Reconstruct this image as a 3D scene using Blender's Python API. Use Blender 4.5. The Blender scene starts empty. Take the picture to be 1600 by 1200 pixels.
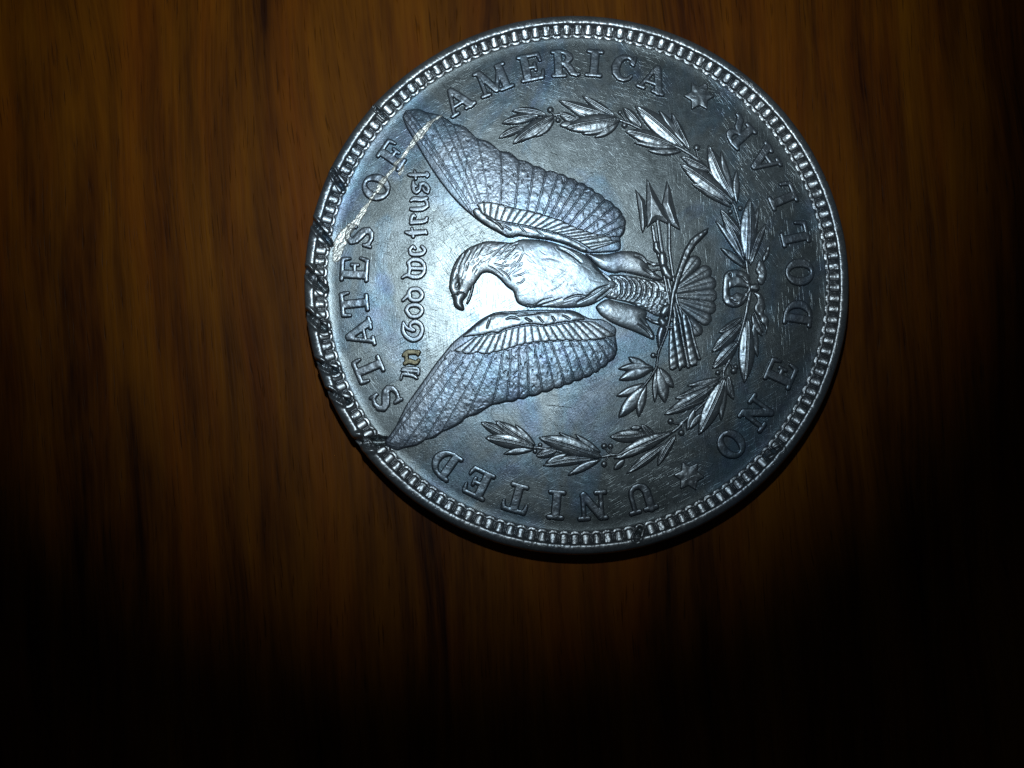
import bpy, math, random
import numpy as np
from mathutils import Vector
from mathutils.bvhtree import BVHTree

random.seed(7)
rng = np.random.default_rng(7)
scene = bpy.context.scene
col = scene.collection

# ------------------------------------------------------------------ scale and camera
# The design is drawn on two sheets: "view" units (u right, v down, as seen by the
# slightly tilted camera) and "du", the same on the true plane of the coin.
KV = 0.0381 / 848.0           # metres per view unit at the distance the camera looks at
CU, CV = 902.5, 447.0         # coin centre on the du sheet
RIM_TOP = 0.0024              # coin thickness
FIELD = 0.00192               # height of the flat field over the table
CAM_H, TILT = 0.085, math.radians(5.0)
ZP = FIELD + 0.00018          # plane of the relief
_ct, _st = math.cos(TILT), math.sin(TILT)


def _ray(u, v, z=ZP):
    """view unit -> point on the plane of height z; camera at (0, -H sin, ZP + H cos) looking at the origin"""
    a = (np.asarray(u, float) - 800) * KV
    b = -(np.asarray(v, float) - 600) * KV
    dy = b * _ct + CAM_H * _st
    dz = b * _st - CAM_H * _ct
    t = (CAM_H * _ct + ZP - z) / (-dz)
    return a * t, -CAM_H * _st + dy * t


_ex, _ey = _ray([492, 1310, 901, 901], [445, 445, 39, 851])      # the ring where rim and denticles meet
OX, OY = (_ex[0] + _ex[1]) / 2, (_ey[2] + _ey[3]) / 2
K = ((_ex[1] - _ex[0]) + (_ey[2] - _ey[3])) / 4 / 408.0           # metres per du


def D(u, v):
    """view sheet -> du sheet"""
    x, y = _ray(u, v)
    return CU + (x - OX) / K, CV - (y - OY) / K


def W(u, v, h=0.0):
    """view position and du height over the field -> metres (coin at the origin)"""
    a, b = D(u, v)
    return Vector(((a - CU) * K, (CV - b) * K, FIELD + h * K))


cam = bpy.data.cameras.new('camera')
cam.sensor_width = 36.0
cam.lens = 36.0 * CAM_H / (1600 * KV)
cam.clip_start = 0.002
cam.clip_end = 10.0
cam_o = bpy.data.objects.new('camera', cam)
col.objects.link(cam_o)
cam_o.location = (-OX, -CAM_H * _st - OY, ZP + CAM_H * _ct)
cam_o.rotation_euler = (TILT, 0, 0)
scene.camera = cam_o

# ------------------------------------------------------------------ world: a dark room
world = bpy.data.worlds.new('World')
scene.world = world
world.use_nodes = True
bg = world.node_tree.nodes['Background']
bg.inputs[0].default_value = (0.55, 0.75, 1.0, 1)
bg.inputs[1].default_value = 0.012

# ------------------------------------------------------------------ the flash beside the lens
fl = bpy.data.lights.new('flash', 'SPOT')
fl.energy = 0.162
fl.color = (0.79, 0.94, 1.0)
fl.shadow_soft_size = 0.0016
fl.spot_size = math.radians(58)
fl.spot_blend = 1.0
fl_o = bpy.data.objects.new('flash', fl)
col.objects.link(fl_o)
_f = W(772, 147)
fl_o.location = (_f.x, _f.y, FIELD + 0.087)
aim = W(705, 95)
fl_o.rotation_euler = (aim - fl_o.location).to_track_quat('-Z', 'Y').to_euler()

vs = scene.view_settings
vs.view_transform = 'Standard'
vs.look = 'None'
vs.exposure = 0.0
vs.gamma = 1.0
vs.use_curve_mapping = False
scene.cycles.use_denoising = False


# ------------------------------------------------------------------ node helpers
class NT:
    def __init__(self, name):
        self.m = bpy.data.materials.new(name)
        self.m.use_nodes = True
        self.t = self.m.node_tree
        self.n = self.t.nodes
        self.bsdf = self.n['Principled BSDF']

    def new(self, typ, **kw):
        nd = self.n.new(typ)
        for k, v in kw.items():
            if k.startswith('i_'):
                nd.inputs[int(k[2:])].default_value = v
            else:
                setattr(nd, k, v)
        return nd

    def link(self, a, b):
        self.t.links.new(a, b)

    def noise(self, vec, scale, detail=2.0, rough=0.5, dist=0.0):
        nd = self.new('ShaderNodeTexNoise')
        nd.inputs['Scale'].default_value = scale
        nd.inputs['Detail'].default_value = detail
        nd.inputs['Roughness'].default_value = rough
        nd.inputs['Distortion'].default_value = dist
        self.link(vec, nd.inputs['Vector'])
        return nd.outputs['Fac']

    def mapping(self, vec, rot=0.0, scale=(1, 1, 1), loc=(0, 0, 0)):
        nd = self.new('ShaderNodeMapping')
        nd.inputs['Location'].default_value = loc
        nd.inputs['Rotation'].default_value = (0, 0, rot)
        nd.inputs['Scale'].default_value = scale
        self.link(vec, nd.inputs['Vector'])
        return nd.outputs['Vector']

    def ramp(self, fac, stops, interp='LINEAR'):
        nd = self.new('ShaderNodeValToRGB')
        cr = nd.color_ramp
        cr.interpolation = interp
        while len(cr.elements) < len(stops):
            cr.elements.new(0.5)
        for e, (p, c) in zip(cr.elements, stops):
            e.position = p
            e.color = c if len(c) == 4 else (*c, 1)
        self.link(fac, nd.inputs['Fac'])
        return nd.outputs['Color']

    def math(self, op, a, b=None, clamp=False):
        nd = self.new('ShaderNodeMath', operation=op, use_clamp=clamp)
        for i, x in enumerate((a, b)):
            if x is None:
                continue
            if isinstance(x, (int, float)):
                nd.inputs[i].default_value = x
            else:
                self.link(x, nd.inputs[i])
        return nd.outputs[0]

    def mix(self, fac, a, b, blend='MIX'):
        nd = self.new('ShaderNodeMix', data_type='RGBA', blend_type=blend)
        for sock, x in ((nd.inputs['Factor'], fac), (nd.inputs[6], a), (nd.inputs[7], b)):
            if isinstance(x, (int, float)):
                sock.default_value = x
            elif isinstance(x, tuple):
                sock.default_value = x if len(x) == 4 else (*x, 1)
            else:
                self.link(x, sock)
        return nd.outputs[2]


# ------------------------------------------------------------------ the coin (an Empty at its base on the table)
coin = bpy.data.objects.new('silver_coin', None)
coin.empty_display_size = 0.01
col.objects.link(coin)
coin['label'] = 'tarnished silver one dollar coin with spread eagle, lying on dark wood'
coin['category'] = 'coin'


# ------------------------------------------------------------------ materials
def silver(name, base=(0.175, 0.20, 0.215), dark=(0.078, 0.090, 0.088), rough=0.272, grain=1.0, scratch=1.0,
           feather=0.0, blue=1.0, dark_amt=0.55):
    M = NT(name)
    tc = M.new('ShaderNodeTexCoord')
    tc.object = coin
    mm = M.mapping(tc.outputs['Object'], scale=(1000, 1000, 1000))      # millimetres
    # tarnish: brown-grey film in uneven patches
    t1 = M.noise(mm, 0.22, 5, 0.62, 0.6)
    t2 = M.noise(mm, 1.3, 4, 0.6)
    tt = M.math('ADD', M.math('MULTIPLY', t1, 0.65), M.math('MULTIPLY', t2, 0.35))
    tfac = M.ramp(tt, [(0.38, (0, 0, 0)), (0.62, (1, 1, 1))])
    c = M.mix(M.math('MULTIPLY', tfac, dark_amt), base, dark)
    # blue / violet toning in blotches
    bmap = M.mapping(M.mapping(mm, rot=0.35), scale=(0.16, 0.10, 0.16), loc=(3.1, 7.7, 0))
    b = M.noise(bmap, 1.0, 5, 0.6, 0.8)
    bf = M.ramp(b, [(0.46, (0, 0, 0)), (0.62, (1, 1, 1))])
    hue = M.ramp(M.noise(mm, 0.35, 3, 0.6), [(0.35, (0.10, 0.145, 0.24)), (0.5, (0.115, 0.19, 0.25)), (0.65, (0.115, 0.15, 0.215))])
    c = M.mix(M.math('MULTIPLY', bf, 0.75 * blue), c, hue)
    # speckle
    sp = M.noise(mm, 11.0, 3, 0.7)
    spk = M.ramp(sp, [(0.30, (0.62, 0.62, 0.62)), (0.5, (1, 1, 1)), (0.72, (1.25, 1.25, 1.25))])
    c = M.mix(1.0, c, spk, 'MULTIPLY')
    M.link(c, M.bsdf.inputs['Base Color'])
    M.bsdf.inputs['Metallic'].default_value = 0.70
    rn = M.noise(mm, 2.2, 4, 0.65)
    r = M.math('ADD', M.math('MULTIPLY', rn, 0.16), rough - 0.08)
    M.link(r, M.bsdf.inputs['Roughness'])
    # relief: fine grain, hairlines in several directions
    g1 = M.noise(mm, 7.0, 4, 0.7)
    g2 = M.noise(mm, 19.0, 2, 0.6)
    hgt = M.math('ADD', M.math('MULTIPLY', g1, 0.30 * grain), M.math('MULTIPLY', g2, 0.17 * grain))
    for ang, sc, amp in ((0.95, 3.2, 0.42), (0.3, 2.6, 0.34), (-0.5, 3.0, 0.34), (1.5, 2.2, 0.28)):
        sm = M.mapping(M.mapping(mm, rot=ang), scale=(0.30, 5.5, 1))
        s = M.noise(sm, sc, 1, 0.5)
        gate = M.noise(M.mapping(mm, loc=(ang * 9, 2, 0)), 0.3, 2, 0.5)
        line = M.ramp(s, [(0.31, (0, 0, 0)), (0.37, (1, 1, 1))])
        gt = M.ramp(gate, [(0.46, (0, 0, 0)), (0.62, (1, 1, 1))])
        hgt = M.math('ADD', hgt, M.math('MULTIPLY', M.math('MULTIPLY', line, gt), amp * scratch))
    if feather > 0:
        vo = M.new('ShaderNodeTexVoronoi', feature='DISTANCE_TO_EDGE')
        vo.inputs['Scale'].default_value = 2.3
        M.link(M.mapping(M.mapping(mm, rot=0.6), scale=(1.0, 0.62, 1)), vo.inputs['Vector'])
        ve = M.ramp(vo.outputs['Distance'], [(0.0, (0, 0, 0)), (0.10, (1, 1, 1))])
        hgt = M.math('ADD', hgt, M.math('MULTIPLY', ve, feather))
    bp = M.new('ShaderNodeBump')
    bp.inputs['Strength'].default_value = 1.0
    bp.inputs['Distance'].default_value = 0.000018
    M.link(hgt, bp.inputs['Height'])
    M.link(bp.outputs['Normal'], M.bsdf.inputs['Normal'])
    return M.m


MAT_FIELD = silver('silver_field', dark_amt=0.6, scratch=0.62, blue=1.15)
MAT_RELIEF = silver('silver_relief', base=(0.25, 0.275, 0.30), dark=(0.13, 0.147, 0.16), rough=0.29, scratch=0.4, blue=0.6, dark_amt=0.45)
MAT_LETTER = silver('silver_letter', base=(0.20, 0.225, 0.255), dark=(0.105, 0.12, 0.135), rough=0.29, scratch=0.3, blue=0.8, dark_amt=0.5)
MAT_WING = silver('silver_wing', base=(0.215, 0.245, 0.285), dark=(0.11, 0.135, 0.18), rough=0.30, grain=1.6, feather=0.04, blue=1.0)
MAT_RIM = silver('silver_rim', base=(0.27, 0.285, 0.30), dark=(0.14, 0.145, 0.155), rough=0.29, grain=0.7, scratch=0.5, blue=0.4)
MAT_SCRATCH = silver('silver_scratch', base=(0.92, 0.93, 0.92), dark=(0.72, 0.70, 0.60), rough=0.40, grain=2.0, scratch=2.0, blue=0.0)
MAT_BRASS = silver('silver_stained', base=(0.185, 0.165, 0.11), dark=(0.12, 0.10, 0.06), rough=0.40, grain=1.6, blue=0.0)


def wood_material():
    M = NT('dark_wood')
    tc = M.new('ShaderNodeTexCoord')
    mm = M.mapping(tc.outputs['Object'], rot=math.radians(-4), scale=(1000, 1000, 1000))
    warp = M.noise(M.mapping(mm, scale=(0.05, 0.012, 1)), 1.0, 3, 0.5)
    off = M.new('ShaderNodeCombineXYZ')
    M.link(M.math('MULTIPLY', warp, 9.0), off.inputs[0])
    va = M.new('ShaderNodeVectorMath', operation='ADD')
    M.link(mm, va.inputs[0])
    M.link(off.outputs[0], va.inputs[1])
    gv = va.outputs[0]
    broad = M.noise(M.mapping(gv, scale=(0.17, 0.026, 1)), 1.0, 5, 0.62)
    mid = M.noise(M.mapping(gv, scale=(0.75, 0.035, 1)), 1.0, 4, 0.62)
    fine = M.noise(M.mapping(gv, scale=(3.6, 0.16, 1)), 1.0, 3, 0.6)
    f = M.math('ADD', M.math('ADD', M.math('MULTIPLY', broad, 0.56), M.math('MULTIPLY', mid, 0.30)), M.math('MULTIPLY', fine, 0.14))
    c = M.ramp(f, [(0.38, (0.026, 0.0056, 0.0003)), (0.46, (0.092, 0.0255, 0.0004)), (0.55, (0.160, 0.0475, 0.0006)), (0.66, (0.228, 0.074, 0.0009))])
    red = M.noise(M.mapping(gv, scale=(0.25, 0.03, 1), loc=(5, 3, 0)), 1.0, 3, 0.6)
    c = M.mix(M.ramp(red, [(0.45, (0, 0, 0)), (0.65, (0.7, 0.7, 0.7))]), c, (1.0, 0.74, 0.45), 'MULTIPLY')
    pores = M.noise(M.mapping(gv, scale=(6.5, 0.28, 1), loc=(11, 4, 0)), 1.0, 2, 0.55)
    pf = M.ramp(pores, [(0.30, (1, 1, 1)), (0.38, (0, 0, 0))])
    c = M.mix(M.math('MULTIPLY', pf, 0.55), c, (0.018, 0.0055, 0.0005))
    M.link(c, M.bsdf.inputs['Base Color'])
    M.bsdf.inputs['Roughness'].default_value = 0.5
    M.bsdf.inputs['Specular IOR Level'].default_value = 0.08
    bp = M.new('ShaderNodeBump')
    bp.inputs['Strength'].default_value = 0.6
    bp.inputs['Distance'].default_value = 0.00005
    h = M.math('ADD', M.math('MULTIPLY', fine, 0.7), M.math('MULTIPLY', M.math('SUBTRACT', 1.0, pf), 0.5))
    M.link(h, bp.inputs['Height'])
    M.link(bp.outputs['Normal'], M.bsdf.inputs['Normal'])
    return M.m


MAT_WOOD = wood_material()


# ------------------------------------------------------------------ mesh helpers
def mesh_obj(name, verts, faces, mat, parent=None, smooth=True):
    me = bpy.data.meshes.new(name)
    verts = np.asarray(verts, dtype=np.float32)
    me.from_pydata(verts.tolist(), [], faces)
    me.update()
    if smooth:
        me.polygons.foreach_set('use_smooth', np.ones(len(me.polygons), dtype=bool))
    me.materials.append(mat)
    o = bpy.data.objects.new(name, me)
    col.objects.link(o)
    if parent is not None:
        o.parent = parent
    return o


def catmull(pts, closed=True, sub=4):
    P = np.asarray(pts, dtype=np.float64)
    n = len(P)
    out = []
    rngi = range(n) if closed else range(n - 1)
    for i in rngi:
        if closed:
            p0, p1, p2, p3 = P[(i - 1) % n], P[i], P[(i + 1) % n], P[(i + 2) % n]
        else:
            p0, p1, p2, p3 = P[max(i - 1, 0)], P[i], P[i + 1], P[min(i + 2, n - 1)]
        for k in range(sub):
            t = k / sub
            out.append(0.5 * ((2 * p1) + (-p0 + p2) * t + (2 * p0 - 5 * p1 + 4 * p2 - p3) * t * t + (-p0 + 3 * p1 - 3 * p2 + p3) * t ** 3))
    if not closed:
        out.append(P[-1])
    return np.array(out)


def poly_sdf(pts):
    P = np.asarray(pts, dtype=np.float64)
    A = P
    B = np.roll(P, -1, axis=0)
    lo, hi = P.min(0), P.max(0)

    def f(x, y):
        d2 = np.full(x.shape, 1e18)
        inside = np.zeros(x.shape, dtype=bool)
        for (ax, ay), (bx, by) in zip(A, B):
            ex, ey = bx - ax, by - ay
            L = ex * ex + ey * ey
            if L < 1e-12:
                continue
            wx, wy = x - ax, y - ay
            t = np.clip((wx * ex + wy * ey) / L, 0, 1)
            d2 = np.minimum(d2, (wx - ex * t) ** 2 + (wy - ey * t) ** 2)
            if ay != by:
                c = ((ay > y) != (by > y)) & (x < ax + (y - ay) * ex / ey)
                inside ^= c
        d = np.sqrt(d2)
        return np.where(inside, -d, d)
    f.box = (*lo, *hi)
    return f


def stroke_sdf(pts):
    """polyline with a radius at each point: (x, y, r)"""
    P = np.asarray(pts, dtype=np.float64)
    r = P[:, 2].max()

    def f(x, y):
        d = np.full(x.shape, 1e9)
        for a, b in zip(P[:-1], P[1:]):
            ex, ey = b[0] - a[0], b[1] - a[1]
            L = ex * ex + ey * ey + 1e-12
            wx, wy = x - a[0], y - a[1]
            t = np.clip((wx * ex + wy * ey) / L, 0, 1)
            d = np.minimum(d, np.hypot(wx - ex * t, wy - ey * t) - (a[2] + (b[2] - a[2]) * t))
        return d
    f.box = (P[:, 0].min() - r, P[:, 1].min() - r, P[:, 0].max() + r, P[:, 1].max() + r)
    return f


def union(*fs):
    def f(x, y):
        d = fs[0](x, y)
        for g in fs[1:]:
            d = np.minimum(d, g(x, y))
        return d
    b = np.array([g.box for g in fs])
    f.box = (b[:, 0].min(), b[:, 1].min(), b[:, 2].max(), b[:, 3].max())
    return f


def minus(a, *holes):
    def f(x, y):
        d = a(x, y)
        for h in holes:
            d = np.maximum(d, -h(x, y))
        return d
    f.box = a.box
    return f


def prof(d, w):
    t = np.clip(d / w, 0, 1)
    return np.sqrt(np.maximum(0, 1 - (1 - t) ** 2))


def relief(name, sdf, height, mat, parent, res=0.8, bottom=-1.0, grow=0.0, flat=False):
    """a raised piece: outline given by sdf(u, v), top by height(u, v, depth), all in du"""
    x0, y0, x1, y1 = sdf.box
    if grow:
        raw = sdf
        x0, y0, x1, y1 = x0 - grow, y0 - grow, x1 + grow, y1 + grow

        def sdf(a, b):
            return raw(a, b) - grow
    xs = np.arange(x0 - 2 * res, x1 + 2.1 * res, res)
    ys = np.arange(y0 - 2 * res, y1 + 2.1 * res, res)
    X, Y = np.meshgrid(xs, ys)
    S = sdf(X, Y)
    ins = S < 0
    cell = ins[:-1, :-1] | ins[1:, :-1] | ins[:-1, 1:] | ins[1:, 1:]
    used = np.zeros_like(ins)
    used[:-1, :-1] |= cell
    used[1:, :-1] |= cell
    used[:-1, 1:] |= cell
    used[1:, 1:] |= cell
    edge = used & ((S >= 0) | (S > -0.28 * res))
    ex, ey = X[edge], Y[edge]
    for _ in range(3):
        e = 0.05
        s0 = sdf(ex, ey)
        gx = (sdf(ex + e, ey) - sdf(ex - e, ey)) / (2 * e)
        gy = (sdf(ex, ey + e) - sdf(ex, ey - e)) / (2 * e)
        gl = np.maximum(gx * gx + gy * gy, 0.2)
        step = np.clip(s0 / gl, -1.2 * res, 1.2 * res)
        ex = ex - step * gx
        ey = ey - step * gy
    X = X.copy()
    Y = Y.copy()
    X[edge] = ex
    Y[edge] = ey
    idx = np.full(S.shape, -1, dtype=np.int64)
    idx[used] = np.arange(used.sum())
    ux, uy = X[used], Y[used]
    dep = np.maximum(0, -np.where(edge[used], 0, S[used]))
    h = height(ux, uy, dep)
    h = np.where(edge[used], bottom if np.isscalar(bottom) else bottom(ux, uy), h)
    if not flat:
        ux, uy = D(ux, uy)
    V = np.stack([(ux - CU) * K, (CV - uy) * K, FIELD + h * K], axis=1)
    j, i = np.nonzero(cell)
    F = np.stack([idx[j, i], idx[j + 1, i], idx[j + 1, i + 1], idx[j, i + 1]], axis=1)
    return mesh_obj(name, V, F.tolist(), mat, parent)


_val = {}


def vnoise(x, y, s, seed=0):
    """cheap value noise in du for worn metal surfaces"""
    if seed not in _val:
        _val[seed] = np.random.default_rng(100 + seed).random((64, 64))
    T = _val[seed]
    fx, fy = np.asarray(x) / s, np.asarray(y) / s
    ix, iy = np.floor(fx).astype(int), np.floor(fy).astype(int)
    tx, ty = fx - ix, fy - iy
    tx, ty = tx * tx * (3 - 2 * tx), ty * ty * (3 - 2 * ty)
    a, b = T[iy % 64, ix % 64], T[iy % 64, (ix + 1) % 64]
    c, d = T[(iy + 1) % 64, ix % 64], T[(iy + 1) % 64, (ix + 1) % 64]
    return (a * (1 - tx) + b * tx) * (1 - ty) + (c * (1 - tx) + d * tx) * ty - 0.5


def groove(x, y, lines):
    """soft furrows that fade out at both ends: each line (points, width, depth)"""
    g = np.zeros(x.shape)
    for pts, w, dp in lines:
        P = catmull(pts, closed=False, sub=4) if len(pts) > 2 else np.linspace(pts[0], pts[-1], 5)
        lo, hi = P.min(0) - 4 * w, P.max(0) + 4 * w
        m = (x > lo[0]) & (x < hi[0]) & (y > lo[1]) & (y < hi[1])
        if not m.any():
            continue
        xx, yy = x[m], y[m]
        n = len(P)
        best = np.full(xx.shape, 1e9)
        tb = np.zeros(xx.shape)
        for k in range(n - 1):
            e = P[k + 1] - P[k]
            t = np.clip(((xx - P[k, 0]) * e[0] + (yy - P[k, 1]) * e[1]) / (e @ e + 1e-9), 0, 1)
            d = np.hypot(xx - P[k, 0] - e[0] * t, yy - P[k, 1] - e[1] * t)
            c = d < best
            best = np.where(c, d, best)
            tb = np.where(c, (k + t) / (n - 1), tb)
        f = dp * np.exp(-(best / w) ** 2) * np.clip(np.sin(np.pi * tb), 0, 1) ** 0.6
        g[m] = np.maximum(g[m], f)
    return g


def hatch(n, region, angle, length, width, depth, seed, keep=None):
    """many short furrows in a region, angle(u, v) in degrees"""
    r = np.random.default_rng(seed)
    out = []
    while len(out) < n:
        u, v = r.uniform(region[0], region[2]), r.uniform(region[1], region[3])
        if keep is not None and not keep(u, v):
            n -= 0.05
            continue
        a = math.radians(angle(u, v) + r.normal(0, 9))
        L = r.uniform(*length) / 2
        k = r.uniform(-0.12, 0.12) * L
        c, q = math.cos(a), math.sin(a)
        out.append(([(u - L * c, v - L * q), (u - k * q, v + k * c), (u + L * c, v + L * q)], r.uniform(*width), r.uniform(*depth)))
    return out


# ------------------------------------------------------------------ the table
def slab():
    sx, sy, t = 0.30, 0.26, 0.018
    v = [(-sx, -sy, -t), (sx, -sy, -t), (sx, sy, -t), (-sx, sy, -t), (-sx, -sy, 0), (sx, -sy, 0), (sx, sy, 0), (-sx, sy, 0)]
    f = [(0, 3, 2, 1), (4, 5, 6, 7), (0, 1, 5, 4), (1, 2, 6, 5), (2, 3, 7, 6), (3, 0, 4, 7)]
    o = mesh_obj('table_top', v, f, MAT_WOOD, None, smooth=False)
    o['kind'] = 'structure'
    o['label'] = 'dark brown wooden table top with long vertical grain'
    return o


slab()

# ------------------------------------------------------------------ damage on the rim: gashes across it
GASH = [  # u0, v0, u1, v1, half width, depth
    (486, 344, 516, 380, 6.0, 11), (478, 422, 508, 452, 6.5, 13), (478, 488, 508, 514, 6.0, 11),
    (488, 563, 524, 580, 5.5, 10), (508, 610, 544, 628, 5.5, 10), (540, 694, 602, 689, 10.0, 12),
    (584, 168, 601, 183, 3.0, 7), (519, 268, 536, 294, 4.5, 9), (1290, 282, 1302, 279, 1.8, 2),
    (1196, 712, 1218, 700, 4.0, 3), (560, 736, 575, 722, 4.0, 5), (1000, 826, 994, 842, 4.5, 6)]


GASH = [(*D(u0, v0), *D(u1, v1), w, dp) for u0, v0, u1, v1, w, dp in GASH]


def gash(x, y):
    g = np.zeros(np.shape(x))
    for u0, v0, u1, v1, w, dp in GASH:
        d = stroke_sdf([(u0, v0, 0.0), (u1, v1, 0.0)])(x, y)
        g += dp * 1.5 * np.clip(1 - d / w + 0.35 * vnoise(x, y, 5, 71) * (d < w), 0, 1) - dp * 0.24 * np.exp(-((d - 1.35 * w) / (0.4 * w)) ** 2)
    return g


# ------------------------------------------------------------------ field (flat face) and rim
def build_field():
    na = 1200
    rr = np.concatenate([np.linspace(0, 370, 50), np.linspace(372, 409, 30)])
    nr = len(rr)
    V = [(CU, CV)]
    ang = np.linspace(0, 2 * np.pi, na, endpoint=False)
    R, A = np.meshgrid(rr[1:], ang, indexing='ij')
    U, Vv = CU + R * np.cos(A), CV + R * np.sin(A)
    h = 0.6 * np.clip((R - 374) / 14, 0, 1) ** 2 + 0.4 * vnoise(U, Vv, 60, 3) + 0.2 * vnoise(U, Vv, 22, 4)
    h = h - np.clip(gash(U, Vv) - 5.0, 0, 8)
    vs_ = np.concatenate([[[0, 0, FIELD]], np.stack([(U - CU) * K, (CV - Vv) * K, FIELD + h * K], axis=-1).reshape(-1, 3)])
    F = []
    for a in range(na):
        F.append((0, 1 + (a + 1) % na, 1 + a))
    for r in range(nr - 2):
        for a in range(na):
            b = (a + 1) % na
            F.append((1 + r * na + a, 1 + r * na + b, 1 + (r + 1) * na + b, 1 + (r + 1) * na + a))
    return mesh_obj('field', vs_, F, MAT_FIELD, coin)


build_field()

RT = (RIM_TOP - FIELD) / K       # rim height over the field in du


def build_rim():
    na = 2640
    # (radius, height du) from the inner wall over the top and down the reeded edge, then under
    base = -FIELD / K
    prof_ = [(403.5, -1.5), (404.5, 2.0), (406.0, 5.0), (407.6, 8.0), (408.8, RT - 1.1), (410.0, RT - 0.4), (412.0, RT), (414.5, RT + 0.05), (417.0, RT - 0.15),
             (419.3, RT - 0.7), (421.2, RT - 1.9), (422.8, RT - 4.2), (424.0, RT - 8.0), (424.6, RT - 13)]
    side = [(424.8, RT - 17), (424.8, RT - 26), (424.8, base + 12), (424.0, base + 6), (421.0, base + 2.2), (416.0, base + 0.2), (409, base + 0.6), (400, base + 3)]
    ang = np.linspace(0, 2 * np.pi, na, endpoint=False)
    rings = []
    allp = prof_ + side
    for k, (r, h) in enumerate(allp):
        top = k < len(prof_)
        wob = 0.5 * vnoise(40 * np.cos(ang), 40 * np.sin(ang), 3.0, 5) + 0.35 * vnoise(150 * np.cos(ang), 150 * np.sin(ang), 3.0, 6)
        rad = r + wob * 0.8 * (1 if 3 <= k <= 12 else 0.4)
        hh = np.full(na, float(h))
        U, Vv = CU + rad * np.cos(ang), CV + rad * np.sin(ang)
        if top:
            g = gash(U, Vv)
            g = np.clip(g, -3.2, max(h + 6.0, 2.5) if k > 2 else 2.5)
            hh = hh - g
            rad = rad - np.clip(g, 0, 14) * (0.20 if k > 8 else 0.02)
            if 3 <= k <= 10:
                hh = hh + 0.5 * vnoise(ang * 400, np.full(na, k * 1.7), 2.4, 8) + 0.4 * vnoise(ang * 110, np.full(na, k * .9), 2.4, 9)
        elif k - len(prof_) < 4:
            rad = rad + 0.5 * np.cos(ang * 188)        # reeding
            U, Vv = CU + rad * np.cos(ang), CV + rad * np.sin(ang)
            rad = rad - np.clip(gash(U, Vv), 0, 9) * 0.10 * (1 if k - len(prof_) < 2 else 0.3)
        rings.append(np.stack([rad * np.cos(ang) * K, -rad * np.sin(ang) * K, FIELD + hh * K], axis=1))
    V = np.concatenate(rings + [[[0, 0, FIELD + (base + 3) * K]]])
    idx = np.arange(na)
    nxt = (idx + 1) % na
    F = []
    for k in range(len(allp) - 1):
        q = np.stack([k * na + idx, (k + 1) * na + idx, (k + 1) * na + nxt, k * na + nxt], axis=1)
        F += q[:, ::-1].tolist()
    c = len(V) - 1
    last = (len(allp) - 1) * na
    F += np.stack([last + idx, last + nxt, np.full(na, c)], axis=1).tolist()
    return mesh_obj('rim', V, F, MAT_RIM, coin)


rim = build_rim()

# ------------------------------------------------------------------ denticles round the rim
NDENT = 150


def denticle_shape():
    """one denticle standing at angle 0 (on +u): arrays of local du positions and faces"""
    xs = np.linspace(386.6, 407.5, 27)
    ys = np.linspace(-8.45, 8.45, 31)
    X, Y = np.meshgrid(xs, ys)

    def tongue(x, y, hw, xin, rad):
        qx = np.maximum(xin + rad - x, 0)
        qy = np.maximum(np.abs(y) - (hw - rad), 0)
        return rad - np.hypot(qx, qy) - np.where((qx == 0) & (qy == 0), 0, 0)
    d1 = tongue(X, Y, 9.6, 387.2, 8.0)
    d2 = tongue(X, Y, 6.5, 392.8, 4.2)
    h = 1.7 * prof(d1, 4.0) - 0.4 + 3.0 * prof(d2, 1.4)
    h = h + 0.11 * (X - 396) * (d2 > 0) + 0.09 * (X - 388)
    h = h - 0.05 * Y ** 2 * (d2 > 0) * 0.5
    h = h - 0.8 * np.exp(-((np.abs(Y) - 7.2) / 0.6) ** 2) * np.clip((X - 393) / 3, 0, 1) + 1.5 * np.exp(-((np.abs(Y) - 8.45) / 0.65) ** 2) * np.clip((X - 391) / 3, 0, 1)
    nx, ny = len(xs), len(ys)
    F = []
    for j in range(ny - 1):
        for i in range(nx - 1):
            F.append((j * nx + i, j * nx + i + 1, (j + 1) * nx + i + 1, (j + 1) * nx + i))
    return X.ravel(), Y.ravel(), h.ravel(), F


DX, DY, DH, DF = denticle_shape()


def dent_mesh(hs, name='denticle'):
    me = bpy.data.meshes.new(name)
    V = np.stack([DX * K, DY * K, FIELD + hs * K], axis=1)
    me.from_pydata(V.tolist(), [], DF)
    me.update()
    me.polygons.foreach_set('use_smooth', np.ones(len(me.polygons), dtype=bool))
    me.materials.append(MAT_RIM)
    return me


dent_variants = []
for q in range(6):
    dent_variants.append(dent_mesh(DH + 0.45 * vnoise(DX + 40 * q, DY + 17 * q, 5.0, 11) + 0.25 * vnoise(DX + 40 * q, DY + 17 * q, 2.0, 12)))
for i in range(NDENT):
    a = 2 * math.pi * i / NDENT + 0.011
    # world angle a (counter-clockwise); du positions for the damage test
    du = CU + DX * math.cos(a) - DY * math.sin(a)
    dv = CV - (DX * math.sin(a) + DY * math.cos(a))
    g = gash(du, dv)
    if g.max() > 0.6 or g.min() < -0.6:
        me = dent_mesh(DH - np.clip(g * 1.15, -1.2, 15))
    else:
        me = dent_variants[random.randrange(6)]
    o = bpy.data.objects.new('denticle', me)
    col.objects.link(o)
    o.rotation_euler = (0, 0, a)
    o.parent = rim

# ------------------------------------------------------------------ letters of the legend


def ell(cx, cy, rx, ry, n=44):
    t = np.linspace(0, 2 * np.pi, n, endpoint=False)
    return np.stack([cx + rx * np.cos(t), cy + ry * np.sin(t)], axis=1)


def halfell(cx, cy, rx, ry, n=26):
    t = np.linspace(-np.pi / 2, np.pi / 2, n)
    return np.stack([cx + rx * np.cos(t), cy + ry * np.sin(t)], axis=1)


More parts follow.
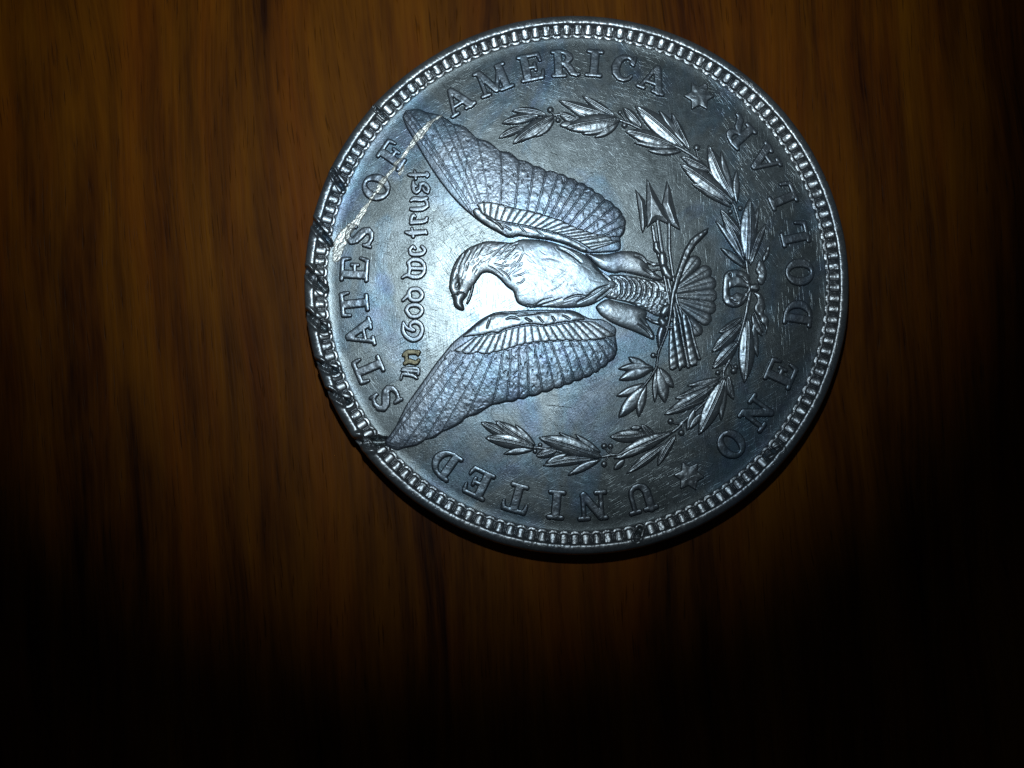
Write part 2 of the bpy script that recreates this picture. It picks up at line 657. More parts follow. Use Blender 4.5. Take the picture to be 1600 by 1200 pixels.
def rect(x0, y0, x1, y1):
    return np.array([(x0, y0), (x1, y0), (x1, y1), (x0, y1)], dtype=float)


SB, ST = 2.3, 40.7       # serif heights
GLYPH = {
    'I': (26, [('p', rect(7.6, 1, 18.4, 42)), ('s', [(2.5, SB, 2.2), (23.5, SB, 2.2)]), ('s', [(2.5, ST, 2.2), (23.5, ST, 2.2)])]),
    'T': (40, [('p', rect(14.6, 1, 25.4, 42)), ('s', [(4, ST, 2.4), (36, ST, 2.4)]), ('s', [(4, ST, 2.4), (3, 36, 2.2), (2.2, 30, 1.3)]),
               ('s', [(36, ST, 2.4), (37, 36, 2.2), (37.8, 30, 1.3)]), ('s', [(9, SB, 2.3), (31, SB, 2.3)])]),
    'E': (38, [('p', rect(5, 1, 15.8, 42)), ('s', [(2, ST, 2.2), (33, ST, 2.2)]), ('s', [(33, ST, 2.3), (34.2, 36, 2), (35, 30, 1.2)]),
               ('s', [(2, SB, 2.2), (33, SB, 2.2)]), ('s', [(33, SB, 2.3), (35, 7, 2), (36.5, 13, 1.2)]),
               ('s', [(15, 21.5, 1.8), (25, 21.5, 1.8)]), ('s', [(25.6, 16.5, 1.7), (25.6, 26.5, 1.7)])]),
    'F': (36, [('p', rect(5, 1, 15.8, 42)), ('s', [(2, ST, 2.2), (31, ST, 2.2)]), ('s', [(31, ST, 2.3), (32.4, 36, 2), (33.2, 30, 1.2)]),
               ('s', [(2, SB, 2.2), (20, SB, 2.2)]), ('s', [(15, 21.5, 1.8), (24, 21.5, 1.8)]), ('s', [(24.6, 16.5, 1.7), (24.6, 26.5, 1.7)])]),
    'L': (36, [('p', rect(5, 1, 15.8, 42)), ('s', [(2, ST, 2.2), (20, ST, 2.2)]), ('s', [(2, SB, 2.2), (30, SB, 2.2)]),
               ('s', [(30, SB, 2.4), (32.5, 8, 2.1), (34, 16, 1.3)])]),
    'D': (40, [('p', halfell(14, 21.5, 24, 20.8)), ('-', halfell(15.5, 21.5, 12.5, 16.8)), ('p', rect(5, 1, 15.5, 42)),
               ('s', [(2, ST, 2.2), (16, ST, 2.2)]), ('s', [(2, SB, 2.2), (16, SB, 2.2)])]),
    'O': (42, [('p', ell(21, 21.5, 20, 21.2)), ('-', ell(21, 21.5, 9.4, 17.2))]),
    'S': (37, [('s', [(31, 33, 1.6), (28.5, 38, 1.9), (21, 40.6, 2.1), (12, 38.5, 3.2), (8, 32.5, 4.1), (11.5, 26.5, 5), (19, 21.8, 5.5),
                      (27, 16.5, 5), (30, 10.5, 4.1), (26.5, 4.8, 3.1), (18, 2.4, 2.1), (10, 4.6, 1.9), (6.5, 10, 1.6)]),
               ('s', [(32, 41, 1.6), (31.4, 30.5, 1.7)]), ('s', [(5, 2, 1.6), (6, 12.5, 1.7)])]),
    'A': (44, [('s', [(6, 3, 2.0), (20, 40, 2.2)]), ('s', [(22, 38, 4.4), (36, 4, 5.2)]), ('s', [(11, 14, 1.7), (31, 14, 1.7)]),
               ('s', [(1.8, SB, 2.1), (12, SB, 2.1)]), ('s', [(27.5, SB, 2.2), (43, SB, 2.2)])]),
    'M': (54, [('s', [(8, 3, 2.1), (9.5, 40, 2.2)]), ('s', [(10.5, 38.5, 4.4), (26.5, 6, 4.4)]), ('s', [(27, 4.5, 2.3), (43, 39, 2.1)]),
               ('p', rect(38.5, 1, 48.8, 42)), ('s', [(2, SB, 2.1), (14, SB, 2.1)]), ('s', [(34, SB, 2.2), (53, SB, 2.2)]),
               ('s', [(3, ST, 2.0), (11, ST, 2.0)]), ('s', [(43, ST, 2.0), (52, ST, 2.0)])]),
    'N': (45, [('s', [(9, 3, 2.1), (9, 40, 2.2)]), ('s', [(10.5, 38.5, 4.6), (35, 5.5, 4.6)]), ('s', [(36.5, 4, 2.3), (36.5, 40, 2.1)]),
               ('s', [(2, SB, 2.1), (16, SB, 2.1)]), ('s', [(2.5, ST, 2.1), (11, ST, 2.1)]), ('s', [(29.5, ST, 2.1), (43.5, ST, 2.1)])]),
    'U': (44, [('s', [(11, 40, 5.1), (11, 15, 5.1), (13.5, 8, 4.4), (20, 3.4, 2.9), (28, 3.6, 2.3), (34, 8.5, 2.1), (36, 16, 2.1), (36, 40, 2.1)]),
               ('s', [(2.5, ST, 2.2), (20, ST, 2.2)]), ('s', [(29.5, ST, 2.1), (43, ST, 2.1)])]),
    'R': (44, [('p', halfell(14, 31, 19, 11)), ('-', halfell(15.5, 31, 7.6, 7.2)), ('p', rect(5, 1, 15.6, 42)), ('s', [(2, ST, 2.2), (16, ST, 2.2)]),
               ('s', [(2, SB, 2.2), (20, SB, 2.2)]), ('s', [(20, 21, 3.4), (27, 15, 4.4), (32, 6.5, 4.4), (38, 2.5, 2.6), (42, 3.2, 1.6)])]),
    'C': (40, [('s', [(33, 33, 2.2), (30, 37.5, 1.9), (24, 40.4, 2.1), (16.5, 38.4, 3.5), (10, 31, 5), (8, 21.5, 5.6), (10, 12, 5), (16.5, 4.8, 3.5), (24, 2.6, 2.1),
                      (31, 5.6, 1.9), (35, 11.5, 1.5)]), ('s', [(35, 41, 1.6), (34.6, 29.5, 1.7)]), ('s', [(32, 32, 2.6), (33, 33, 2.6)])]),
}


def glyph_sdf(ch, place):
    w, ops = GLYPH[ch]
    add, sub = [], []
    order = []
    for op in ops:
        if op[0] in 'p-':
            pts = np.array([place(p[0] - w / 2, p[1] - 21.5) for p in op[1]])
            f = poly_sdf(pts)
        else:
            f = stroke_sdf([(*place(p[0] - w / 2, p[1] - 21.5), p[2]) for p in op[1]])
        order.append((op[0], f))

    def sd(x, y):
        d = np.full(x.shape, 1e9)
        for kind, f in order:
            if kind == '-':
                d = np.maximum(d, -f(x, y))
            else:
                d = np.minimum(d, f(x, y))
        return d
    b = np.array([f.box for k, f in order if k != '-'])
    sd.box = (b[:, 0].min(), b[:, 1].min(), b[:, 2].max(), b[:, 3].max())
    return sd


def letter_height(x, y, d):
    return 4.2 * prof(d, 1.8) + 1.2 * prof(d, 5.0) + 0.35 * vnoise(x, y, 7.0, 15) + 0.12 * vnoise(x, y, 2.4, 16)


LETTERS = []


def letter(ch, u, v, inward=False, scale=1.0, where=''):
    a, b = D(u, v)
    th = math.atan2(a - CU, CV - b)
    r = 0.5 * math.hypot(a - CU, b - CV) + 0.5 * 348.0
    o = np.array([math.sin(th), -math.cos(th)])
    t = np.array([math.cos(th), math.sin(th)])
    c = np.array([CU, CV]) + r * o
    s = -1.0 if inward else 1.0

    def place(lx, ly):
        return c + s * scale * (lx * t + ly * o)
    ob = relief('letter', glyph_sdf(ch, place), letter_height, MAT_LETTER, coin, res=0.7, grow=2.2, flat=True)
    ob['label'] = 'raised capital letter %s, %s' % (ch, where)
    LETTERS.append(ob)


ORD = ('first', 'second', 'third', 'fourth', 'fifth', 'sixth', 'seventh')
PLACE = iter(['%s letter of the word %s' % (ORD[k], w) for w in ('UNITED', 'STATES', 'OF', 'AMERICA', 'ONE', 'DOLLAR') for k in range(len(w))])
for ch, u, v in (('U', 1002.5, 781), ('N', 926, 792), ('I', 869, 790.5), ('T', 806.5, 781), ('E', 746, 757), ('D', 692.5, 726),
                 ('S', 602.5, 623), ('T', 574, 576), ('A', 561, 522), ('T', 554, 474), ('E', 555, 420), ('S', 564, 369), ('O', 589, 293), ('F', 614, 240),
                 ('A', 716, 159), ('M', 771, 127), ('E', 830, 105), ('R', 884, 99), ('I', 929, 98), ('C', 974, 106), ('A', 1021, 125)):
    letter(ch, u, v, where=next(PLACE))
for ch, u, v in (('O', 1143, 694), ('N', 1182, 644), ('E', 1220, 582), ('D', 1248, 488), ('O', 1250, 425), ('L', 1242, 364), ('L', 1222, 304),
                 ('A', 1195, 249), ('R', 1152.5, 205)):
    letter(ch, u, v, inward=True, where=next(PLACE))


def star(u, v, rot):
    pts = []
    for k in range(12):
        rr = 22.5 if k % 2 == 0 else 13.4
        a = math.radians(rot + 30 * k)
        pts.append((u + rr * math.cos(a), v + rr * math.sin(a)))
    s = poly_sdf(pts)
    relief('star', s, lambda x, y, d: 4.2 * prof(d, 2.0) + 0.8 * np.clip(d / 11, 0, 1) + 0.4 * vnoise(x, y, 5, 17), MAT_RELIEF, coin, res=0.7, grow=2.0)


star(1093, 149.5, 0)
star(1077, 743.5, 4)


# ------------------------------------------------------------------ the motto in black letter
def tl(x0, y0, s, lines):
    """strokes given in a x6.667 enlargement"""
    out = []
    for pts, r in lines:
        rr = r if isinstance(r, (list, tuple)) else [r] * len(pts)
        cv = catmull([(x0 + p[0] / s, y0 + p[1] / s, q / s) for p, q in zip(pts, rr)], closed=False, sub=4)
        out.append(stroke_sdf(cv))
    return union(*out)


Q1 = (610, 250, 6.667)
Q2 = (610, 420, 6.667)
MOTTO = [
    ('t', Q1, [([(188, 150), (230, 152), (380, 150)], [9, 17, 15]), ([(252, 112), (262, 190)], [8, 13]), ([(378, 132), (392, 150), (380, 168)], 13)]),
    ('s', Q1, [([(238, 222), (235, 270), (245, 315), (268, 338)], [10, 17, 17, 12]), ([(240, 250), (262, 270)], 12), ([(268, 336), (300, 312), (312, 262)], 13),
               ([(308, 250), (345, 242), (382, 268), (396, 300), (388, 338)], [13, 16, 15, 14, 10]), ([(388, 335), (355, 320), (340, 292)], 11)]),
    ('u', Q1, [([(212, 422), (250, 402), (320, 408), (378, 392)], [10, 21, 20, 13]), ([(216, 508), (250, 512), (330, 506), (384, 478)], [15, 19, 20, 14]),
               ([(360, 410), (380, 440), (382, 476)], 14)]),
    ('r', Q1, [([(216, 652), (250, 645), (330, 640), (368, 628)], [17, 20, 19, 18]), ([(360, 634), (378, 602)], [16, 12]),
               ([(218, 650), (218, 605), (238, 572), (256, 588)], [15, 14, 14, 9])]),
    ('t', Q1, [([(156, 750), (215, 758), (300, 752), (360, 748)], [8, 24, 22, 20]), ([(222, 712), (236, 796)], [9, 13]), ([(362, 735), (372, 760)], 13)]),
    ('e', Q1, [([(202, 935), (215, 975), (270, 982), (330, 972), (356, 935), (326, 898)], [14, 16, 18, 18, 15, 12]), ([(202, 932), (232, 898), (256, 922)], [14, 13, 9])]),
    ('w', (0, 0, 1), [([(637.5, 411), (644, 405.5), (656, 406.5), (662, 413)], [2.2, 2.7, 2.8, 2.3]), ([(641, 419), (660, 419.5)], 2.5),
                      ([(628.5, 433.5), (636, 429.5), (645, 432.5), (656, 431.5), (662.5, 425)], [1.4, 2.4, 2.8, 2.8, 2.3]),
                      ([(662, 412), (663, 419), (662, 426)], 2.3), ([(638, 410), (640, 419), (638, 430)], 2.3)]),
    ('d', Q2, [([(200, 275), (190, 255), (215, 215), (290, 212), (330, 268), (298, 322), (222, 322), (195, 290)], 17), ([(195, 262), (130, 325)], [17, 11])]),
    ('o', Q2, [([(164, 430), (198, 384), (282, 378), (328, 428), (292, 488), (212, 492), (164, 430)], 17)]),
    ('G', Q2, [([(134, 558), (130, 640), (165, 702), (230, 738), (298, 714), (330, 645), (314, 582), (262, 550), (214, 568), (206, 606), (244, 640)],
                [10, 16, 18, 20, 19, 17, 18, 20, 15, 12, 14]), ([(138, 570), (172, 618), (228, 640)], [10, 13, 14])]),
    ('n', Q2, [([(136, 898), (185, 868), (290, 868)], [12, 21, 17]), ([(150, 985), (195, 962), (262, 978), (292, 952)], [14, 20, 18, 12]), ([(165, 880), (168, 965)], 15),
               ([(275, 868), (285, 890)], 12)]),
    ('I', Q2, [([(118, 1058), (170, 1062), (275, 1072)], [8, 11, 11]), ([(125, 1040), (190, 1036), (282, 1042), (288, 1095)], [7, 12, 13, 12]),
               ([(150, 1100), (230, 1112), (274, 1140)], [12, 13, 8]), ([(108, 1148), (124, 1098), (160, 1092)], [7, 10, 10]), ([(180, 1062), (185, 1100)], 10)]),
]
for ch, q, lines in MOTTO:
    o = relief('motto_letter', tl(*q, lines), lambda x, y, d: 4.6 * prof(d, 2.2) + 0.6 * prof(d, 4.5), MAT_BRASS if ch == 'n' else MAT_LETTER, coin, res=0.5, grow=1.9)
    o['label'] = ('small black-letter %s with a brown stain' % ch) if ch == 'n' else 'small black-letter %s of the motto' % ch


# ------------------------------------------------------------------ leaves, berries and stems
def lens(p0, p1, hw, bend=0.0, fat=0.85, skew=0.0, n=18):
    p0, p1 = np.array(p0, float), np.array(p1, float)
    dvec = p1 - p0
    L = np.hypot(*dvec)
    nrm = np.array([-dvec[1], dvec[0]]) / L
    mid = (p0 + p1) / 2 + nrm * bend * L
    t = np.linspace(0, 1, n)
    P = np.outer((1 - t) ** 2, p0) + np.outer(2 * t * (1 - t), mid) + np.outer(t ** 2, p1)
    ts = np.clip(t + skew * t * (1 - t), 0, 1)
    w = hw * np.sin(np.pi * ts) ** fat + 0.15
    A, B, wa, wb = P[:-1], P[1:], w[:-1], w[1:]

    def core(x, y):
        best = np.full(x.shape, 1e9)
        dc = np.full(x.shape, 1e9)
        ww = np.zeros(x.shape)
        for a, b, w0, w1 in zip(A, B, wa, wb):
            e = b - a
            LL = e @ e + 1e-12
            wx, wy = x - a[0], y - a[1]
            tt = np.clip((wx * e[0] + wy * e[1]) / LL, 0, 1)
            d = np.hypot(wx - e[0] * tt, wy - e[1] * tt)
            wl = w0 + (w1 - w0) * tt
            s = d - wl
            m = s < best
            best = np.where(m, s, best)
            dc = np.where(m, d, dc)
            ww = np.where(m, wl, ww)
        return best, dc, ww

    def f(x, y):
        return core(x, y)[0]
    f.core = core
    f.box = (P[:, 0].min() - hw, P[:, 1].min() - hw, P[:, 0].max() + hw, P[:, 1].max() + hw)
    return f


def leaf(base, tip, hw, parent, bend=0.0, z=0.0, hmax=5.2, skew=0.0, rib=None):
    hw = hw * 1.12
    s = lens(base, tip, hw, bend, skew=skew)
    z = z + random.uniform(-0.25, 0.25)
    rib = (hw >= 5.5) if rib is None else rib
    zt = random.uniform(-0.5, 0.6)

    def H(x, y, d):
        _, dc, ww = s.core(x, y)
        h = 2.6 * prof(d, 1.8) + (hmax - 2.6) * prof(d, max(2.5, hw * 0.9)) + z
        if rib:
            h = h - 1.15 * np.exp(-(dc / 1.0) ** 2) * np.clip(ww / hw * 1.3, 0, 1) + 0.5 * np.exp(-((dc - 2.2) / 1.2) ** 2)
        return h + 0.3 * vnoise(x, y, 6, 21) + 0.1 * vnoise(x, y, 2.4, 22)
    return relief('leaf', s, H, MAT_RELIEF, parent, res=0.75, grow=1.4)


def berry(u, v, r, parent, z=0.0, name='berry'):
    s = stroke_sdf([(u, v, r), (u + 0.01, v, r)])
    return relief(name, s, lambda x, y, d: 5.2 * prof(d, r * 0.95) + z, MAT_RELIEF, parent, res=0.6, grow=0.7)


def stem(name, strokes, parent, h=4.0, wall=2.0, res=0.7, z=0.0, mat=None):
    s = union(*[stroke_sdf(p) for p in strokes])
    return relief(name, s, lambda x, y, d: h * prof(d, wall) + z + 0.4 * vnoise(x, y, 4, 23), mat or MAT_RELIEF, parent, res=res, grow=0.5)


wreath = stem('wreath', [
    [(866, 180, 1.6), (872, 178, 2.4), (882, 180, 2.2), (910, 186, 1.6), (950, 186, 1.8), (968, 187, 2.2), (985, 193, 2.0), (1005, 203, 1.6), (1050, 226, 1.6),
     (1063, 231, 2.4), (1080, 241, 2.4), (1095, 252, 2.4), (1108, 266, 2.0), (1130, 296, 1.6), (1147, 320, 2.2), (1152, 335, 2.2), (1156, 350, 1.8), (1164, 385, 1.8),
     (1166, 402, 2.4), (1169, 425, 2.6), (1172, 442, 2.6)],
    [(1173, 457, 2.6), (1169, 474, 3.0), (1165, 494, 2.4), (1160, 512, 1.8), (1150, 545, 2.0), (1140, 563, 2.4), (1131, 580, 2.2), (1130, 592, 1.8), (1110, 620, 1.6), (1080, 648, 2.0),
     (1072, 655, 2.4), (1060, 668, 2.2), (1048, 677, 2.0), (1010, 698, 1.6), (966, 710, 1.8), (954, 711, 2.2), (940, 714, 1.8), (900, 712, 1.4), (860, 702, 1.8), (845, 700, 2.2), (832, 699, 2.0)],
    [(1088, 234, 1.5), (1092, 248, 1.6)], [(1050, 660, 1.3), (1060, 662, 1.4), (1072, 656, 1.5)], [(1066, 672, 1.4), (1068, 662, 1.5)],
    [(945, 700, 1.2), (952, 708, 1.4)], [(954, 700, 1.2), (955, 709, 1.4)], [(945, 722, 1.2), (950, 714, 1.4)], [(1124, 581, 1.6), (1132, 574, 1.6)], [(1146, 576, 1.6), (1141, 566, 1.6)],
    [(861, 174, 1.4), (866, 179, 1.6)], [(871, 184, 1.4), (869, 179, 1.6)], [(970, 177, 1.3), (979, 189, 1.4)],
], coin, h=4.2)

WL = [  # base, tip, half width, bend, lift
    ((854, 180), (801, 173), 5.2, 0.12, 0.0), ((842, 181), (785, 192), 6.8, 0.06, 0.2), ((820, 198), (780, 215), 5.0, 0.08, -0.3), ((866, 181), (802, 224), 8.6, 0.06, 1.2),
    ((862, 187), (818, 218), 4.2, -0.05, 0.6), ((866, 186), (838, 213), 4.0, -0.06, 0.2),
    ((874, 176), (903, 188), 5.6, 0.05, -0.4), ((893, 192), (876, 195), 4.2, 0.0, -0.5), ((950, 179), (874, 157), 7.2, -0.06, 0.1), ((925, 184), (889, 167), 5.2, 0.02, -0.6),
    ((970, 187), (885, 200), 12.0, 0.03, 1.3), ((958, 195), (911, 209), 4.2, -0.05, 0.4), ((966, 192), (930, 214), 4.4, -0.07, 0.1), ((961, 181), (911, 150), 5.2, -0.03, 0.4),
    ((1002, 198), (974, 168), 6.0, 0.04, -0.6), ((1069, 232), (993, 166), 11.5, 0.04, 1.3), ((1052, 228), (978, 205), 9.0, 0.05, 0.4), ((1056, 231), (992, 223), 4.6, 0.03, 0.2),
    ((1064, 236), (1013, 235), 4.0, -0.05, 0.0), ((1070, 226), (1030, 173), 4.6, 0.04, 0.5), ((1078, 234), (1050, 177), 5.4, -0.06, 0.2),
    ((1110, 268), (1065, 245), 6.2, 0.02, 0.0), ((1146, 318), (1064, 257), 11.0, 0.03, 1.2), ((1142, 323), (1082, 287), 5.2, 0.06, 0.4), ((1147, 312), (1107, 227), 10.5, -0.06, 0.6),
    ((1148, 309), (1127, 237), 4.8, -0.06, 0.6), ((1151, 317), (1151, 266), 4.6, -0.02, 0.2),
    ((1168, 410), (1171, 311), 11.2, 0.0, 1.6), ((1160, 370), (1126, 328), 6.4, 0.0, 0.2), ((1162, 404), (1128, 334), 6.6, 0.04, 0.6), ((1163, 410), (1119, 346), 4.6, 0.09, 0.5),
    ((1164, 418), (1127, 388), 4.4, 0.08, 0.2), ((1171, 410), (1185, 325), 5.4, -0.06, 0.4), ((1173, 413), (1197, 350), 5.2, -0.09, 0.2),
    ((1168, 498), (1163, 597), 10.8, -0.03, 1.4), ((1159, 496), (1124, 519), 5.0, -0.08, 0.0), ((1158, 506), (1113, 549), 8.4, -0.03, 0.3), ((1154, 532), (1114, 575), 8.2, -0.02, 0.6),
    ((1178, 503), (1184, 556), 4.6, 0.06, 0.2), ((1175, 492), (1191, 524), 3.8, 0.08, 0.0),
    ((1126, 589), (1075, 602), 4.4, -0.10, 0.0), ((1123, 594), (1056, 622), 6.4, -0.08, 0.2), ((1116, 602), (1039, 647), 8.4, -0.05, 0.7), ((1100, 625), (1042, 647), 5.8, 0.06, 0.3),
    ((1132, 590), (1092, 678), 11.0, -0.03, 1.3), ((1135, 593), (1127, 656), 4.8, 0.05, 0.4), ((1138, 587), (1146, 623), 5.2, 0.10, 0.2), ((1086, 638), (1074, 672), 4.2, 0.03, 0.0),
    ((1097, 645), (1077, 670), 3.8, 0.02, 0.2),
    ((1050, 675), (960, 716), 8.6, 0.02, 1.0), ((1010, 678), (954, 682), 8.2, -0.04, 0.3), ((1003, 664), (1024, 692), 6.0, -0.05, 0.6), ((1001, 668), (986, 668.5), 2.6, 0.0, 0.6),
    ((976, 718), (960, 733), 4.0, 0.0, -0.1), ((1042, 692), (980, 739), 6.2, 0.0, 0.3), ((1056, 680), (1028, 727), 5.6, 0.08, 0.3), ((1014, 697), (966, 716), 4.4, 0.03, 1.4),
    ((940, 714), (843, 684), 11.2, 0.04, 1.3), ((936, 708), (874, 676), 4.4, -0.04, 0.4), ((938, 706), (900, 679), 4.4, -0.07, 0.2), ((926, 717), (849, 727), 6.2, 0.06, 0.2),
    ((870, 703), (839, 712), 6.2, 0.0, -0.2), ((938, 718), (888, 742), 4.8, 0.04, 0.2), ((886, 709), (853, 723), 4.6, -0.04, 0.0),
    ((834, 699), (759, 684), 9.4, 0.06, 1.2), ((832, 695), (775, 658), 9.0, -0.05, 0.5), ((796, 684), (752, 660), 6.4, 0.03, 0.0), ((836, 695), (806, 664), 4.6, -0.08, 0.3),
    ((832, 703), (788, 709), 4.2, 0.08, 0.1),
]
for b, t, hw, bend, z in WL:
    leaf(b, t, hw, wreath, bend, z)
for u, v, r in ((860, 171, 5), (872, 187, 4), (969, 175, 3.6), (976, 195, 4.6), (1089, 230, 5), (1141.5, 330, 3.8), (1157, 325, 4), (1122, 582, 4), (1147, 579, 5.2), (1150, 573, 4),
                (1048, 658, 4.6), (1065, 676, 5), (944, 697, 4.6), (954, 697, 4.2), (944, 725, 4.8), (844, 695, 3.4), (836, 705, 3.6)):
    berry(u, v, r, wreath, 0.3)

# ------------------------------------------------------------------ ribbon bow of the wreath
knot = stroke_sdf([(1175, 449, 6.0), (1181, 449, 7.0)])
bow = relief('ribbon_bow', knot, lambda x, y, d: 7.2 * prof(d, 4.5) + 0.8 * vnoise(x, y, 4, 24), MAT_RELIEF, coin, res=0.7)
loop_o = catmull([(1171, 428), (1160, 422), (1148, 420), (1138, 422), (1131, 429), (1129, 440), (1128, 460), (1130, 471), (1137, 478), (1147, 481), (1157, 478.5), (1165, 472), (1170, 462), (1175, 452), (1173, 440)])
loop_i = catmull([(1141, 452), (1147, 449), (1158, 448.5), (1168, 451), (1161, 458), (1151, 456), (1143, 461)])
ls = minus(poly_sdf(loop_o), poly_sdf(loop_i))
relief('ribbon_loop', ls, lambda x, y, d: 3.2 * prof(d, 2) + 2.6 * prof(d, 7) - groove(x, y, [([(1150, 430), (1160, 434), (1168, 443)], 1.3, 1.2), ([(1139, 431), (1141, 428), (1142, 434)], 1.5, 2.0),
       ([(1140, 466), (1146, 472), (1154, 473)], 1.4, 1.3), ([(1158, 470), (1166, 460)], 1.3, 1.2), ([(1139, 440), (1139, 462)], 1.3, 0.8)]) + 0.6 * vnoise(x, y, 5, 25), MAT_RELIEF, bow, res=0.7)
for pts in ([(1180, 423), (1182.5, 412), (1186, 405), (1192, 408), (1197, 416), (1199, 427), (1197, 437), (1192, 445), (1186, 444), (1182, 436), (1184, 430)],
            [(1192, 410), (1191, 400), (1195, 394), (1199, 384), (1203.5, 385), (1203, 396), (1199, 405)],
            [(1177, 457), (1186, 456), (1193, 464), (1197, 478), (1194, 487), (1199, 494), (1202.5, 501), (1200, 514), (1198, 523), (1195, 510), (1190, 505), (1186, 495), (1179, 486), (1178, 478), (1183, 468)],
            [(1177, 486), (1182, 490), (1191, 508), (1194, 520), (1189, 516), (1183, 503)]):
    s = poly_sdf(catmull(pts, sub=3))
    relief('ribbon_tail', s, lambda x, y, d: 2.8 * prof(d, 1.8) + 2.0 * prof(d, 6) + 0.8 * vnoise(x, y, 6, 26), MAT_RELIEF, bow, res=0.7)

# ------------------------------------------------------------------ wings
UP_OUT = [(633, 171.5), (653, 168.5), (667, 174), (690, 179.5), (707, 191.5), (726, 196), (745, 214), (764, 220), (781, 234), (796, 236.5), (811, 248.5)]
UP_CUSP = [(811, 248.5), (834.5, 258), (853.5, 266), (872.5, 270.5), (887.5, 276.5), (903.5, 284), (917.5, 290.5), (931, 299.5), (946, 310.5), (961, 321), (974, 336), (978, 353), (970, 371)]
UP_LOW = [(971, 380), (968.5, 391), (947, 394.5), (914, 395), (897, 388), (879, 381), (858, 375.5), (830, 372), (811, 369), (796, 372), (780, 364.5), (755, 350.5), (736, 336), (717.5, 319.5),
          (700, 300), (681, 275), (665, 250), (648, 221), (635, 200), (628, 182)]
LO_CUSP = [(964, 553), (951, 566.5), (939, 576), (927.5, 583), (912.5, 590.5), (897.5, 595.5), (882.5, 601.5), (866, 607), (847.5, 613), (826, 619.5), (810, 623.5), (792, 628)]
LO_OUT = [(770, 633), (761, 638), (746, 648), (729, 653), (721, 661), (703, 671), (691, 675.5), (680, 684), (665, 688), (652, 696), (631, 700.5), (619, 704), (603, 697)]
LO_LEAD = [(601, 688), (615, 670), (625, 650), (632.5, 635), (640, 623.5), (652.5, 606), (667.5, 585), (678, 570), (697.5, 545.5), (710, 531.5), (727.5, 517.5), (747.5, 500.5), (767, 489.5), (781, 486), (800, 485),
           (832, 483), (860, 483), (895, 484), (920, 496), (941, 498), (952.5, 504), (963.5, 513), (962.5, 524), (965, 540)]


def bulge(p, q, amt, n=4):
    p, q = np.array(p, float), np.array(q, float)
    d = q - p
    nrm = np.array([d[1], -d[0]])
    nrm = nrm / (np.hypot(*nrm) + 1e-9)
    return [tuple(p + d * t + nrm * amt * math.sin(math.pi * t)) for t in np.linspace(0, 1, n + 2)[1:-1]]


def scallop(cusps, amt):
    out = []
    for a, b in zip(cusps[:-1], cusps[1:]):
        out.append(a)
        out += bulge(a, b, amt)
    out.append(cusps[-1])
    return out


# du has v downwards: walking right along the top edge, outward is up
up_poly = list(map(tuple, catmull(UP_OUT, closed=False, sub=3)))[:-1] + scallop(UP_CUSP, 2.6) + list(map(tuple, catmull(UP_LOW, closed=False, sub=3)))
lo_poly = scallop(LO_CUSP, 2.6) + list(map(tuple, catmull(LO_OUT, closed=False, sub=3))) + list(map(tuple, catmull(LO_LEAD, closed=False, sub=3)))
UPW, LOW = poly_sdf(up_poly), poly_sdf(lo_poly)


def wing_z(sd, x, y, d=None):
    dd = np.maximum(0, -sd(x, y)) if d is None else d
    return 3.4 * prof(dd, 2.2) + 2.5 * prof(dd, 50)


def resample(pts, n):
    P = np.asarray(pts, float)
    s = np.concatenate([[0], np.cumsum(np.hypot(*np.diff(P, axis=0).T))])
    t = np.linspace(0, s[-1], n)
    return np.stack([np.interp(t, s, P[:, 0]), np.interp(t, s, P[:, 1])], axis=1)


def feathers(wing, sd, pairs, mids=None, bul=2.4):
    for k, ((r0, c0), (r1, c1)) in enumerate(zip(pairs[:-1], pairs[1:])):
        side0 = catmull([r0, ((r0[0] + c0[0]) / 2 + 1.0, (r0[1] + c0[1]) / 2), c0], closed=False, sub=4)
        side1 = catmull([c1, ((r1[0] + c1[0]) / 2 + 1.0, (r1[1] + c1[1]) / 2), r1], closed=False, sub=4)
        tip = bulge(c0, c1, bul)
        pl = list(map(tuple, side0)) + tip + list(map(tuple, side1))
        s = poly_sdf(pl)
        tilt = random.uniform(-0.3, 0.3)
        deep = 0.0 if np.hypot(c0[0] - r0[0], c0[1] - r0[1]) > 95 else 1.0
        q0 = np.array(r0, float)
        ax = (np.array(c0, float) + np.array(c1, float)) / 2 - (np.array(r0, float) + np.array(r1, float)) / 2
        Lx = np.hypot(*ax)
        ax = ax / Lx
        nx = np.array([-ax[1], ax[0]])

        ang = math.degrees(math.atan2(ax[1], ax[0]))
        bx = s.box
        marks = hatch(int(3 + Lx / 9), bx, lambda u, v, ang=ang: ang + random.choice((-38, 0, 0, 38)), (5, 12), (0.6, 0.95), (0.25, 0.65), 900 + k + int(q0[1]))

        def H(x, y, d, s=s, ax=ax, nx=nx, q0=q0, tilt=tilt, Lx=Lx, deep=deep, marks=marks):
            a = (x - q0[0]) * ax[0] + (y - q0[1]) * ax[1]
            c = (x - q0[0]) * nx[0] + (y - q0[1]) * nx[1]
            h = wing_z(sd, x, y) - 0.3 + 0.75 * prof(d, 1.2) + deep * (0.2 * prof(d, 1.5) + 0.45 * prof(d, 6))
            # barbs and worn scale edges across the feather
            row = np.sin(a / 4.2 + 0.35 * np.abs(c - 4) + 3 * vnoise(x, y, 14, 31)) * np.clip(vnoise(x, y, 16, 32) + 0.45, 0, 1)
            return h + 0.08 * row + 0.28 * vnoise(x, y, 6, 33) + 0.2 * vnoise(x, y, 2.6, 34) + tilt * 0.4 - groove(x, y, marks)

        relief('feather', s, H, MAT_WING, wing, res=0.8, bottom=lambda x, y: wing_z(sd, x, y) - 1.3)


